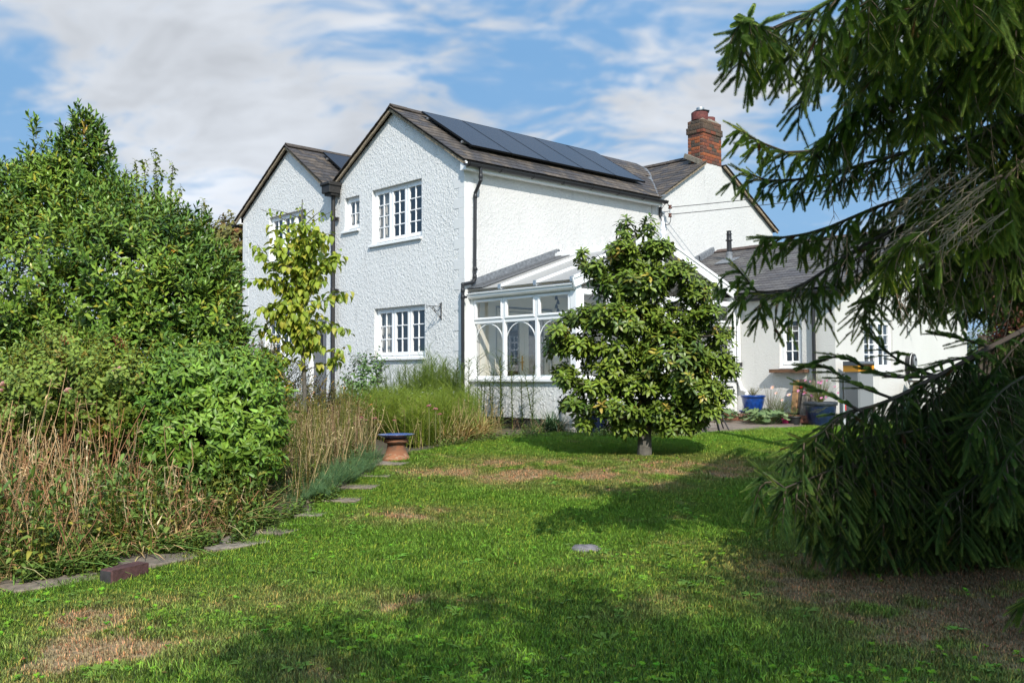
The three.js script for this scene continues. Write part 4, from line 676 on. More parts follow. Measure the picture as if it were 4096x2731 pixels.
timber('wooden_post', 'brown weathered post with red reflector, middle of the leaning posts', 'post', V(4.40, .60, -4.86), V(4.33, 1.42, -5.12), .13, .10, M.woodDark, 2);
timber('wooden_post', 'shorter grey brown post with red reflector leaning beside the blue pot', 'post', V(4.50, .60, -4.74), V(4.46, 1.30, -5.04), .13, .10, M.woodGrey, 2);
timber('round_stake', 'thin round grey stake leaning by the black downpipe', 'stake', V(4.60, .60, -4.9), V(4.56, 1.40, -5.1), .07, .07, M.woodGrey);
{ // ironwork table and chair
  const t = thing('garden_table', 'small black ironwork table behind the round tree', 'table', [4.55, PY, -1.65], .4); mesh('top', [lathe([[0, .70], [.33, .70], [.34, .715], [.33, .73], [0, .73]], 32)], M.iron, t);
  for (let k = 0; k < 4; k++) { const a = k * Math.PI / 2 + .4, c = Math.cos(a), s = Math.sin(a); mesh('leg', tube([V(c * .26, .70, s * .26), V(c * .16, .45, s * .16), V(c * .17, .25, s * .17), V(c * .30, .0, s * .30)], .012, 7, 20), M.iron, t); } mesh('stretcher', [rod(V(-.16, .3, -.06), V(.16, .3, .06), .008), rod(V(.06, .3, -.16), V(-.06, .3, .16), .008)], M.iron, t);
  const c = thing('garden_chair', 'black ironwork chair with scrolled back at the patio edge', 'chair', [4.82, PY, -1.02], 2.2); mesh('seat', [lathe([[0, .44], [.2, .44], [.21, .45], [.2, .46], [0, .46]], 28)], M.iron, c);
  for (const [x, z] of [[-.15, -.15], [.15, -.15], [-.16, .16], [.16, .16]]) mesh('leg', tube([V(x, .44, z), V(x * 1.05, .25, z * 1.05), V(x * 1.35, 0, z * 1.35)], .012, 7, 12), M.iron, c);
  const bk = [], q = []; for (let k = 0; k <= 16; k++) { const a = Math.PI * k / 16; q.push(V(.19 * Math.cos(a), .45 + .42 * Math.pow(Math.sin(a), .6), -.18 - .06 * Math.sin(a))); } bk.push(tube(q, .011, 7, 40)); for (const x of [-.08, 0, .08]) bk.push(rod(V(x, .45, -.18), V(x, .83, -.235), .007)); mesh('backrest', bk, M.iron, c);
  // standpipe, grey and orange bin, trestle beyond the gable corner
  const sp = thing('standpipe', 'thin grey water standpipe with red tape by the corner', 'standpipe', [5.32, .56, -4.8]); mesh('pipe', [rod(V(0, 0, 0), V(0, .48, 0), .028, .028, 12)], std(L(.42, .44, .45), .5), sp); mesh('riser', rod(V(0, .48, 0), V(-.01, .98, 0), .014), M.castIron, sp); mesh('tap', [rod(V(-.05, .92, 0), V(.07, .92, .02), .016), rod(V(.07, .92, .02), V(.07, .84, .03), .012), ext(-.03, .03, .96, .985, -.01, .01, .004)], M.castIron, sp); mesh('valve', [rod(V(-.05, .44, 0), V(.05, .44, 0), .02), ext(-.035, .035, .46, .50, -.03, .03, .006)], M.alu, sp); mesh('tape', rod(V(.033, .40, .0), V(.036, .30, 0), .012), std(L(.6, .02, .02), .6), sp);
  const bn = thing('grey_bin', 'grey bin with orange handled lid half hidden by spruce', 'bin', [5.36, .58, -5.35], 1.2); mesh('body', ext(-.19, .19, 0, 1.0, -.2, .2, .03), std(L(.20, .21, .22), .5), bn); mesh('lid', ext(-.21, .21, 1.12, 1.2, -.22, .22, .03), std(L(.09, .10, .115), .5), bn); mesh('handle', [ext(-.2, .2, 1.0, 1.03, -.21, .21, .01), ext(-.2, -.14, 1.03, 1.12, -.21, .21, .01), ext(.14, .2, 1.03, 1.12, -.21, .21, .01)], std(L(.62, .27, .02), .5), bn);
  const g = thing('timber_trestle', 'weathered timber frame with crossed legs beyond the car charger', 'trestle', [6.07, .58, -7.83], .75); for (const s of [-1, 1]) { mesh('leg', bar(V(-.5, 0, s * .55), V(.45, .78, s * .55), .09, .05), M.wood, g); mesh('leg', bar(V(.5, 0, s * .6), V(-.45, .78, s * .6), .09, .05), M.wood, g); } for (const x of [-.35, -.12, .12, .35]) mesh('plank', ext(x - .1, x + .1, .78, .82, -1, 1, .005), M.woodGrey, g); for (const x of [-.75, .75]) mesh('bench_plank', ext(x - .12, x + .12, .44, .48, -1, 1, .005), M.woodGrey, g); mesh('bearer', [bar(V(-.85, .41, -.5), V(.85, .41, -.5), .08, .05), bar(V(-.85, .41, .5), V(.85, .41, .5), .08, .05)], M.wood, g);
  const po = thing('gate_post', 'weathered brown timber gate post at the far wall end', 'post', [5.35, .56, -11.9]); mesh('post', ext(-.08, .08, 0, 1.9, -.08, .08, .012), M.woodDark, po); mesh('panel', [0, 1, 2, 3, 4, 5].map((k) => ext(.09 + k * .15, .225 + k * .15, .05, 1.75, -.02, .02, .006)), M.woodDark, po);
  // old boards lying by the house wall
  const bd = thing('plank_pile', 'weathered loose boards propped by the house wall', 'boards', [-1.1, .6, 1.5], .25); for (const [y, r, z, l] of [[.16, .05, 0, 2.0], [.24, .12, .14, 1.8], [.1, -.03, .25, 1.9], [.30, .10, -.1, 1.6]]) { const q = mesh('board', ext(-l / 2, l / 2, -.02, .02, -.07, .07, .006), M.woodGrey, bd); q.position.set(0, y, z); q.rotation.z = r; }
}
// ================= plants =================
// one leaf along +z, upper side +y
function leaf(len, wid, { fold = .25, curl = .25, segs = 3, peak = .45, col = [1, 1, 1], twist = 0 } = {}) {
  const pos = [], idx = [], c = [], uv = [];
  for (let i = 0; i <= segs; i++) {
    const t = i / segs, pw = Math.log(.5) / Math.log(peak), w = wid / 2 * Math.pow(Math.sin(Math.PI * Math.pow(clamp(t, .02, .985), pw)), .75), z = len * t * (1 - .12 * curl * t), y = -curl * len * t * t * .6, tw = twist * t;
    for (const s of [-1, 0, 1]) { const x = s * w, yy = y + Math.abs(s) * fold * w; pos.push(x * Math.cos(tw) - (yy - y) * Math.sin(tw), y + x * Math.sin(tw) + (yy - y) * Math.cos(tw), z); const k = s ? 1 : 1.22; c.push(col[0] * k, col[1] * k, col[2] * k); uv.push(s, t); }
  }
  for (let i = 0; i < segs; i++) for (let k = 0; k < 2; k++) { const a = i * 3 + k; idx.push(a, a + 3, a + 1, a + 1, a + 3, a + 4); }
  const g = new THREE.BufferGeometry(); g.setAttribute('position', new THREE.Float32BufferAttribute(pos, 3)); g.setAttribute('color', new THREE.Float32BufferAttribute(c, 3)); g.setAttribute('uv', new THREE.Float32BufferAttribute(uv, 2)); g.setIndex(idx); g.computeVertexNormals(); return g;
}
function tint(g, r, gg, b) { const n = g.attributes.position.count, a = new Float32Array(n * 3); for (let i = 0; i < n; i++) { a[i * 3] = r; a[i * 3 + 1] = gg; a[i * 3 + 2] = b; } g.setAttribute('color', new THREE.BufferAttribute(a, 3)); if (!g.attributes.uv) g.setAttribute('uv', new THREE.BufferAttribute(new Float32Array(n * 2), 2)); return g; }
const stick = (a, b, r0, r1, col, seg = 4) => { const d = b.clone().sub(a), Ln = d.length(), g = new THREE.CylinderGeometry(r1, r0, Ln, seg, 1, true); g.translate(0, Ln / 2, 0); g.applyQuaternion(new THREE.Quaternion().setFromUnitVectors(V(0, 1, 0), d.normalize())); g.translate(a.x, a.y, a.z); return tint(g, ...col); };
const merge = (l) => mergeGeometries(l);
const leafAt = (g, pos, el, az, roll = 0) => { const m = new THREE.Matrix4().makeRotationFromEuler(new THREE.Euler(-el, az, roll, 'YXZ')).setPosition(pos); return m; };
// a shoot: stem along +y with leaves round it
function sprig(n, len, ll, lw, { e0 = .2, e1 = 1.0, fold = .25, curl = .25, peak = .45, segs = 3, stem = [.9, .6, .4], r = .004, y0 = .15, tipScale = .7, vary = .25, yellow = 0, cluster = 1 } = {}) {
  const l = [stick(V(0, 0, 0), V(0, len, 0), r, r * .5, stem)], mats = [];
  for (let i = 0; i < n; i++) { const t = n > 1 ? i / (n - 1) : 1, y = len * (y0 + (1 - y0) * Math.pow(t, cluster)), s = mix(1, tipScale, t) * rr(.8, 1.15), el = mix(e0, e1, t) + gauss() * .25, v = rr(1 - vary, 1 + vary), ye = rnd() < yellow; const c = ye ? [v * 2.2, v * 1.35, v * 1.1] : [v * rr(.9, 1.1), v, v * rr(.85, 1.1)]; const g = leaf(ll * s, lw * s, { fold: fold * rr(.6, 1.4), curl: curl * rr(.4, 1.8), peak, segs, col: c, twist: gauss() * .4 }); const m = leafAt(g, V(0, y, 0), el, i * 2.4 + gauss() * .5, gauss() * .35); g.applyMatrix4(m); l.push(g); mats.push([m, s, c]); }
  const out = merge(l); out.userData.leaves = mats; return out;
}
const leafMat = (rough = .6, tr = .3) => new THREE.MeshPhysicalMaterial({ color: 0xffffff, vertexColors: true, roughness: Math.max(rough, .55), transmission: tr, specularIntensity: .5, thickness: 0, side: THREE.DoubleSide });
const glossMat = (rough = .38, tr = .12) => new THREE.MeshPhysicalMaterial({ color: 0xffffff, vertexColors: true, roughness: rough, transmission: 0, specularIntensity: .6, side: THREE.DoubleSide });
const Q = new THREE.Quaternion(), UPV = V(0, 1, 0);
function pose(pos, dir, spin, s) { const q = new THREE.Quaternion().setFromUnitVectors(UPV, dir.clone().normalize()); q.multiply(Q.clone().setFromAxisAngle(UPV, spin)); return new THREE.Matrix4().compose(pos, q, typeof s === 'number' ? V(s, s, s) : s); }
function scatter(parent, name, geo, mat, items) { if (!items.length) return null; const im = new THREE.InstancedMesh(geo, mat, items.length); im.name = name; im.userData.kind = 'stuff'; im.castShadow = im.receiveShadow = true; items.forEach(([m, c], i) => { im.setMatrixAt(i, m); im.setColorAt(i, c); }); parent.add(im); return im; }
const C = (r, g, b) => L(r, g, b);
const lerpC = (a, b, t) => C(mix(a[0], b[0], t), mix(a[1], b[1], t), mix(a[2], b[2], t));
// lobes: u, v, depth, half width (px), half height (px), half depth (m)
const lobe = (u, v, d, ru, rv, rd) => ({ c: at(u, v, d), rx: ru * d / FPX, ry: rv * d / FPX, rz: rd ?? ru * d / FPX });
function inLobe(p, l, k = 1) { const q = p.clone().sub(l.c), x = q.dot(RIGHT) / l.rx, y = q.y / l.ry, z = q.dot(FWD) / l.rz; return x * x + y * y + z * z < k * k; }
function crown(lobes, count, { up = .5, out = 1, shell = [.55, 1.05], s = [.8, 1.2], jit = .4, dark = [.03, .06, .015], lite = [.08, .13, .03], facing = .6, ground = -9, noiseScale = 1.4, jitter = .35, odd = 0, oddC = [.2, .12, .03] } = {}) {
  const areas = lobes.map((l) => Math.pow(l.rx * l.ry, .8) + Math.pow(l.rx * l.rz, .8)), tot = areas.reduce((a, b) => a + b, 0), items = []; let guard = 0;
  while (items.length < count && guard++ < count * 8) {
    let t = rnd() * tot, i = 0; while (i < lobes.length - 1 && (t -= areas[i]) > 0) i++; const l = lobes[i];
    const v = V(gauss(), gauss(), gauss()); if (v.length() < .05) continue; v.normalize();
    if (v.dot(V(0, 0, 1)) * 0 + v.z * 0 > 1) continue; // v.z is measured along the view: thin out the far side
    if (v.z > .35 && rnd() < facing) continue;
    const q = mix(shell[0], shell[1], Math.pow(rnd(), .55)), p = l.c.clone().addScaledVector(RIGHT, v.x * l.rx * q).addScaledVector(FWD, v.z * l.rz * q); p.y += v.y * l.ry * q;
    if (p.y < ground) continue; let deep = false; for (const o of lobes) if (o !== l && inLobe(p, o, .62)) { deep = true; break; } if (deep) continue;
    const dir = RIGHT.clone().multiplyScalar(v.x * out).addScaledVector(FWD, v.z * out).add(V(gauss() * jit, v.y * out + up + gauss() * jit, gauss() * jit));
    const n = clamp(.5 + .8 * fbm(p.x * noiseScale, p.y * noiseScale, p.z * noiseScale, 2) + gauss() * jitter), c = rnd() < odd ? C(...oddC) : lerpC(dark, lite, n);
    items.push([pose(p, dir, rnd() * 6.28, rr(...s)), c, p]);
  }
  return items;
}
const stuff = (o) => { o.userData.kind = 'stuff'; return o; };

// ---- tall glossy bay shrub on the left
{
  reseed(21);
  const t = thing('bay_shrub', 'tall dense glossy evergreen shrub with pointed top at the left', 'shrub', [0, 0, 0]);
  const lb = [[150, 660, 11.6, 270, 200, 1.4], [330, 640, 11.3, 160, 160, 1.1], [430, 720, 11.1, 90, 140, .8], [490, 755, 10.9, 48, 90, .5], [190, 470, 11.7, 80, 85], [190, 390, 11.7, 42, 70, .3], [188, 345, 11.7, 20, 50, .15], [187, 308, 11.7, 6, 26, .05], [84, 450, 11.7, 36, 70, .3], [82, 360, 11.7, 7, 50, .05], [20, 490, 11.7, 40, 50, .4], [10, 425, 11.7, 6, 36, .05], [134, 380, 11.7, 7, 45, .06], [232, 380, 11.7, 9, 60, .08], [158, 360, 11.7, 6, 50, .05], [215, 330, 11.7, 6, 40, .05], [275, 515, 11.6, 85, 80, .6], [370, 560, 11.5, 60, 60, .5], [470, 650, 11.2, 50, 60, .4], [20, 450, 11.7, 45, 50, .4], [120, 430, 11.7, 45, 50, .3], [-80, 660, 11.6, 150, 220, 1.2], [300, 830, 11.1, 230, 90, 1.1], [60, 850, 11.2, 180, 90, 1.1], [390, 590, 11.4, 45, 50, .4], [250, 720, 10.9, 160, 110, .8], [505, 830, 10.9, 50, 60, .4], [120, 980, 10.6, 200, 90, .6], [360, 980, 10.6, 160, 80, .6]].map((a) => lobe(...a));
  const g1 = sprig(11, .24, .115, .040, { e0: .25, e1: 1.15, fold: .3, curl: .2, peak: .5, stem: [1.5, .8, .5] }), g2 = sprig(9, .19, .11, .040, { e0: .1, e1: 1.1, fold: .25, curl: .3, peak: .5, yellow: .04, stem: [1.5, .8, .5] }), m = glossMat(.33);
  const it = crown(lb, 7800, { up: .75, dark: [.034, .088, .012], lite: [.18, .265, .036], odd: .006, oddC: [.3, .2, .03], jit: .35, shell: [.45, 1.06], jitter: .5 });
  const tr = thing; mesh('trunk', [0, 1, 2, 3, 4].map((k) => limb([at(180 + k * 70, 1010, 11.7), at(170 + k * 60, 800, 11.7), at(190 + (k - 2) * 70, 520, 11.7), at(188 + (k - 2) * 40, 330 + 40 * Math.abs(k - 1), 11.7)], .06, .012)), M.bark, t);
  scatter(t, 'crown', g1, m, it.filter((_, i) => i % 2)); scatter(t, 'crown', g2, m, it.filter((_, i) => !(i % 2)));
}
// sparse fruit tree showing behind it
function stemTree(t, stems, geo, mat, { step = .06, r = [.012, .004], dirUp = .3, s = [.8, 1.2], dark, lite, stemMat = M.bark, from = .1, name = 'leaf_spray', odd = 0, oddC = [.3, .2, .03] }) {
  const it = []; mesh('stem', stems.map((p) => limb(p, r[0], r[1], 5, 10)), stemMat, t);
  for (const p of stems) { const c = new THREE.CatmullRomCurve3(p), Ln = c.getLength(), n = Math.round(Ln * (1 - from) / step); for (let i = 0; i < n; i++) { const q = from + (1 - from) * (i + rnd()) / n, o = c.getPointAt(clamp(q)), tg = c.getTangentAt(clamp(q)), d = V(gauss(), gauss() * .6 + dirUp, gauss()).addScaledVector(tg, .4); it.push([pose(o, d, rnd() * 6.28, rr(...s)), rnd() < odd ? C(...oddC) : lerpC(dark, lite, rnd())]); } }
  scatter(t, name, geo, mat, it);
}
{
  reseed(22); const g = sprig(4, .10, .062, .045, { e0: -.3, e1: .6, curl: .4, stem: [1.2, .8, .5], y0: .3 });
  const t = thing('fruit_tree', 'sparse yellow green fruit tree showing above the glossy shrub', 'tree');
  const S = (u0, v0, u1, v1, u2, v2) => [at(u0, v0, 13), at(u1, v1, 13 + gauss() * .3), at(u2, v2, 13 + gauss() * .4)];
  stemTree(t, [S(330, 640, 335, 480, 330, 372), S(330, 640, 355, 500, 357, 352), S(340, 640, 385, 500, 396, 382), S(350, 640, 400, 520, 412, 438), S(350, 640, 410, 540, 420, 480), S(300, 640, 300, 500, 290, 395), S(320, 640, 315, 500, 312, 380), S(450, 680, 460, 570, 462, 480), S(450, 680, 480, 560, 470, 470), S(430, 660, 455, 590, 440, 490), S(340, 600, 350, 480, 372, 400)], g, leafMat(.6), { step: .032, r: [.014, .004], dark: [.12, .17, .025], lite: [.28, .33, .05], from: .2 });
  const b = thing('autumn_tree', 'olive brown tree beyond the left end of the house', 'tree'); const lb = [[520, 690, 27, 75, 110, 1], [535, 580, 27, 28, 50, .5], [505, 570, 27, 18, 35, .4], [470, 640, 27, 50, 60, .8], [540, 545, 27, 10, 30, .3], [495, 800, 27, 80, 110, 1]].map((a) => lobe(...a));
  mesh('trunk', limb([at(515, 1000, 27), at(515, 750, 27), at(530, 560, 27)], .12, .02), M.bark, b); scatter(b, 'crown', sprig(12, .45, .15, .09, { e0: -.4, e1: .8, curl: .5 }), leafMat(.6), crown(lb, 1500, { dark: [.08, .085, .02], lite: [.22, .20, .05], up: .3, odd: .1, oddC: [.25, .12, .05] }));
}
// ---- young tree with large yellow green leaves before the house
{
  reseed(23); const t = thing('young_tree', 'young slender tree with large drooping yellow green leaves before the left gable', 'tree'); const D = 12.6;
  const P = (u, v, o = 0) => at(u, v, D + o), stems = [];
  const trunk = [P(700, 945), P(697, 840), P(690, 740), P(683, 640), P(690, 540), P(694, 458)]; mesh('trunk', limb(trunk, .034, .006, 8, 24), M.barkGrey, t);
  const br = [[698, 850, 760, 830, 790, 795], [694, 800, 735, 740, 797, 760], [690, 760, 740, 690, 800, 668], [690, 740, 730, 640, 765, 590], [686, 680, 720, 600, 745, 545], [690, 780, 640, 740, 600, 765], [690, 770, 650, 700, 612, 705], [688, 720, 640, 650, 575, 640], [688, 700, 630, 620, 590, 560], [686, 650, 650, 580, 632, 520], [688, 640, 670, 560, 655, 500], [690, 600, 710, 540, 722, 520], [692, 800, 680, 730, 655, 640], [690, 700, 700, 620, 712, 560], [697, 840, 650, 820, 610, 800], [690, 720, 668, 640, 660, 560]];
  for (let i = 0; i < 26; i++) { const a = rr(500, 850), e = rr(560, 795), v = clamp(a - rr(20, 110), 480, 880), w = 1 - Math.abs(v - 640) / 300; const e2 = mix(692, e, clamp(.35 + w)); br.push([694, a, mix(694, e2, .5), mix(a, v, .6), e2, v]); }
  mesh('branch', br.map(([a, b, c, d, e, f], i) => { const p = [P(a, b), P(c, d, gauss() * .3), P(e, f, gauss() * .5)]; stems.push(p); return limb(p, .007, .003, 6, 10); }), M.bark, t); stems.push(trunk.slice(2));
  const geos = [0, 1, 2, 3].map((k) => leaf(.115, .074, { fold: [.5, .3, .7, .45][k], curl: [.7, 1.2, .4, .9][k], segs: 5, peak: .42, twist: [.3, -.3, .5, -.1][k] }));
  const ms = [[.27, .34, .03], [.20, .28, .026], [.34, .38, .04], [.16, .23, .022], [.38, .36, .045], [.24, .32, .03]].map((c) => new THREE.MeshPhysicalMaterial({ color: L(...c), vertexColors: true, roughness: .5, transmission: .35, thickness: 0, side: THREE.DoubleSide }));
  const brown = std(L(.11, .05, .025), .9, { side: THREE.DoubleSide }); let n = 0; const lens = stems.map((p) => new THREE.CatmullRomCurve3(p)), tot = lens.reduce((a, c) => a + c.getLength(), 0), rest = [];
  for (const c of lens) { const k = Math.round(1900 * c.getLength() / tot); for (let i = 0; i < k; i++) { const q = clamp(.12 + .88 * (i + rnd()) / k), o = c.getPointAt(q), az = rnd() * 6.28, el = rr(-1.35, .25), top = o.y > at(690, 515, D).y; if (top && rnd() < .75) continue; const out = V(Math.sin(az), 0, Math.cos(az)).multiplyScalar(rr(.01, .10)); const m4 = leafAt(null, o.clone().add(out).add(V(0, rr(-.05, .03), 0)), el, az, gauss() * .6), s = rr(.75, 1.15) * (top ? .6 : 1); m4.scale(V(s, s, s)); if (n < 300) { const m = new THREE.Mesh(geos[n % 4], top ? brown : pick(ms)); m.name = 'leaf'; m.applyMatrix4(m4); m.castShadow = m.receiveShadow = true; t.add(m); n++; } else rest.push([m4, pick(ms).color]); } }
  scatter(t, 'foliage', geos[0], leafMat(.5, .35), rest);
}
// ---- round glossy tree before the conservatory
{
  reseed(24); const t = thing('round_tree', 'small round magnolia like tree with glossy olive leaves before the conservatory', 'tree'); const D = 11.7;
  const lb = [[1410, 810, 70, 100], [1540, 830, 80, 80], [1460, 690, 60, 60], [1440, 540, 18, 26], [1425, 585, 34, 20], [1490, 528, 8, 18], [1510, 580, 34, 18], [1460, 610, 60, 26], [1365, 622, 22, 14], [1335, 600, 5, 18], [1545, 632, 44, 20], [1450, 660, 95, 34], [1595, 675, 38, 26], [1625, 728, 26, 24], [1335, 735, 40, 16], [1280, 768, 20, 14], [1425, 738, 105, 38], [1555, 752, 90, 40], [1655, 780, 20, 24], [1278, 805, 20, 16], [1325, 800, 40, 20], [1480, 822, 50, 26], [1600, 832, 70, 36], [1668, 850, 18, 28], [1300, 870, 26, 22], [1360, 895, 36, 14], [1465, 888, 80, 28], [1585, 898, 70, 32], [1650, 905, 26, 28], [1325, 932, 36, 18], [1420, 940, 70, 24], [1525, 950, 80, 24], [1618, 945, 34, 18], [1345, 975, 14, 8], [1440, 985, 46, 12], [1540, 985, 38, 10], [1590, 982, 28, 10]].map(([u, v, a, b]) => lobe(u, v, D + gauss() * .4, a, b, Math.max(.3, a * D / FPX)));
  const base = at(1480, 1052, D); base.y = G(base.x, base.z) - .03; const P = (u, v, o = 0) => at(u, v, D + o);
  mesh('trunk', limb([base, P(1482, 985), P(1484, 930), P(1480, 860), P(1487, 790), P(1470, 700), P(1460, 600), P(1458, 540)], .095, .012, 10, 26), M.barkGrey, t);
  for (const b of [[1482, 960, 1420, 900, 1330, 880], [1483, 940, 1540, 880, 1620, 860], [1482, 900, 1420, 830, 1320, 800], [1484, 860, 1540, 790, 1640, 770], [1486, 830, 1430, 760, 1320, 740], [1482, 770, 1540, 700, 1600, 680], [1476, 730, 1420, 680, 1360, 650], [1468, 670, 1500, 610, 1530, 580], [1484, 960, 1540, 950, 1620, 930], [1482, 950, 1430, 960, 1350, 950]]) mesh('limb', limb([P(b[0], b[1]), P(b[2], b[3], gauss() * .5), P(b[4], b[5], gauss() * .7)], .035, .01, 7, 12), M.bark, t);
  const g = [0, 1, 2].map(() => sprig(10, .07, .115, .042, { e0: -.25, e1: .8, fold: .22, curl: .45, peak: .6, segs: 4, y0: .5, yellow: .05, tipScale: .65, stem: [1.2, .9, .7], r: .004 })), mat = glossMat(.42);
  const it = crown(lb, 2700, { up: .95, out: .8, dark: [.045, .085, .010], lite: [.175, .235, .028], odd: .02, oddC: [.26, .20, .04], shell: [.35, 1.05], s: [.85, 1.2], facing: .35, jitter: .45 });
  it.sort((a, b) => b[2].dot(FWD) - a[2].dot(FWD)); const near = it.splice(-33), lm = new Map(); // the foremost leaves one by one
  const lg = [0, 1, 2].map((k) => leaf(.115, .042, { fold: .22, curl: [.3, .5, .7][k], segs: 4, peak: .6, twist: gauss() * .3 }));
  near.forEach(([m, c], i) => { for (const [lmx, s] of g[i % 3].userData.leaves) { const k = Math.floor(rnd() * 5), key = `${i % 6}_${k}`; if (!lm.has(key)) { const q = c.clone().multiplyScalar(mix(.75, 1.35, k / 4)); if (k === 4) q.r *= 1.7; lm.set(key, new THREE.MeshPhysicalMaterial({ color: q, vertexColors: true, roughness: .42, side: THREE.DoubleSide })); } const o = new THREE.Mesh(lg[k % 3], lm.get(key)); o.name = 'leaf'; o.applyMatrix4(new THREE.Matrix4().multiplyMatrices(m, lmx.clone().scale(V(s, s, s)))); o.castShadow = o.receiveShadow = true; t.add(o); } });
  [0, 1, 2].forEach((k) => scatter(t, 'crown', g[k], mat, it.filter((_, i) => i % 3 === k)));
}
// ---- weeping spruce on the right
{
  reseed(25); const t = thing('spruce', 'large drooping dark green spruce filling the right of the lawn', 'tree');
  const B = at(2560, 1290, 7.6); B.y = G(B.x, B.z) - .05; mesh('trunk', limb([B, B.clone().add(V(.02, 2.5, 0)), B.clone().add(V(0, 5, .03)), B.clone().add(V(.05, 9.5, 0))], .17, .03, 12, 20), M.barkDark, t);
  const NV = .0012, twigG = (n, len, nl, tip) => { const l = [stick(V(0, 0, 0), V(0, len, 0), .0028, .0014, [2.6, 1.5, 1.2], 4)], pos = [], col = [], idx = [], uv = [];
    for (let i = 0; i < n; i++) { const q = i / n, y = len * (.02 + .98 * q), az = i * 2.4 + gauss() * .4, el = mix(.4, .85, q) + gauss() * .12, L2 = nl * rr(.8, 1.15) * (q > .93 ? .8 : 1), d = V(Math.cos(az) * Math.cos(el), Math.sin(el), Math.sin(az) * Math.cos(el)), s = V(-Math.sin(az), 0, Math.cos(az)).multiplyScalar(NV), o = V(0, y, 0), b = pos.length / 3, v = rr(.7, 1.3) * (q > .7 ? tip : 1); for (const p of [o.clone().sub(s), o.clone().add(s), o.clone().addScaledVector(d, L2 * .7).addScaledVector(s, .8), o.clone().addScaledVector(d, L2)]) { pos.push(p.x, p.y, p.z); uv.push(0, 0); col.push(v * (q > .7 ? 1.15 : 1), v, v * .95); } idx.push(b, b + 1, b + 2, b, b + 2, b + 3); }
    const g = new THREE.BufferGeometry(); g.setAttribute('position', new THREE.Float32BufferAttribute(pos, 3)); g.setAttribute('uv', new THREE.Float32BufferAttribute(uv, 2)); g.setAttribute('color', new THREE.Float32BufferAttribute(col, 3)); g.setIndex(idx); g.computeVertexNormals(); l.push(g); for (const k of l) for (const a of Object.keys(k.attributes)) if (!['position', 'normal', 'uv', 'color'].includes(a)) k.deleteAttribute(a); return merge(l); };
  const tw = [twigG(300, .2, .0185, 1.3), twigG(260, .2, .017, 1.15), twigG(280, .2, .0195, 1.0)], bare = (() => { const l = []; for (let i = 0; i < 7; i++) { const y = .03 + i * .025, a = i * 2.2; l.push(stick(V(0, y, 0), V(Math.cos(a) * .04, y + .045, Math.sin(a) * .04), .0022, .001, [1, 1, 1], 4)); } l.push(stick(V(0, 0, 0), V(0, .2, 0), .0035, .0015, [1, 1, 1], 5)); return merge(l); })();
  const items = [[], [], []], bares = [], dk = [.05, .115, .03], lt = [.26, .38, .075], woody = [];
  const put = (p, dir, len, c) => items[Math.floor(rnd() * 3)].push([pose(p, dir, rnd() * 6.28, V(rr(.8, 1.15), Math.max(.3, len / .2), rr(.8, 1.15))), c]);
  const wind = V(-.15, 0, .1);
  function hang(o, dir, len, depth, tone) { // a drooping branchlet clothed with twigs, side sprays fanning from it
    const n = Math.max(2, Math.round(len / .075)), p = o.clone(), d = dir.clone().normalize(), pts = [p.clone()], k0 = depth > 0 ? .34 : .14, k1 = depth > 0 ? .42 : .24; for (let i = 0; i < n; i++) { d.lerp(V(gauss() * .2, -1, gauss() * .2), i < 1 ? k0 : k1).normalize(); p.addScaledVector(d, len / n); pts.push(p.clone()); }
    woody.push(limb(pts, .004 + .004 * depth, .002, 4, Math.min(6, n + 1)));
    let sd = V(gauss(), gauss() * .4, gauss());
    for (let i = 0; i + 1 < pts.length; i++) {
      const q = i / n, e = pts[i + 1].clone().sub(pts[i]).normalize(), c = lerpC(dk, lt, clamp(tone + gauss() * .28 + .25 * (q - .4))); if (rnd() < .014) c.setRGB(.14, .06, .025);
      put(pts[i], e, len / n * 1.5, c); sd = sd.clone().addScaledVector(e, -sd.dot(e)).normalize();
      if (depth > 0) for (const s of [-1, 1]) if (rnd() < .68) hang(pts[i].clone().lerp(pts[i + 1], rnd()), sd.clone().multiplyScalar(s * .9).addScaledVector(e, .75).add(V(gauss() * .2, gauss() * .15, gauss() * .2)), len * rr(.3, .55) * (1 - .5 * q), depth - 1, tone);
    }
    put(p, d, rr(.06, .10), lerpC(dk, lt, clamp(tone + .25 + gauss() * .2)));
  }
  function bough(pts, { drop = .45, n = 0, tone = .35, r = .03, fromT = .12, upTips = 0, side = 1, spread = .42, dep = 1 } = {}) {
    const c = new THREE.CatmullRomCurve3(pts), Ln = c.getLength(), k = n || Math.round(Ln / .058); mesh('branch', limb(pts, r, .006, 7, 22), M.barkDark, t);
    for (let i = 0; i < k; i++) { const q = fromT + (1 - fromT) * (i + .5) / k, o = c.getPointAt(q), tg = c.getTangentAt(q), sd = tg.clone().cross(UPV).normalize().multiplyScalar(i % 2 ? 1 : -1), taper = mix(1.15, .45, Math.pow(q, 1.8)); hang(o, tg.clone().multiplyScalar(.75).addScaledVector(sd, spread * side * rr(.3, 2.4)).add(V(0, rr(-.25, .25) + upTips, 0)), drop * taper * rr(.65, 1.2), dep, tone); if (q > .5 || rnd() < .4) put(o, tg, .12, lerpC(dk, lt, clamp(tone + gauss() * .3))); }
    const e = c.getPointAt(1), tg = c.getTangentAt(1); for (let i = 0; i < 4; i++) put(e.clone().addScaledVector(tg, -.05 * i), tg.clone().add(V(gauss() * .4 * (i ? 1 : .2), gauss() * .3 * (i ? 1 : .2), gauss() * .4 * (i ? 1 : .2))), rr(.10, .16), lerpC(dk, lt, clamp(tone + .2)));
  }
  const bp = (l) => l.map(([u, v, d]) => at(u, v, v < 60 ? d * 1.12 : v < 860 ? d * 1.27 : d * mix(1.24, 1.06, clamp((v - 860) / 250))));
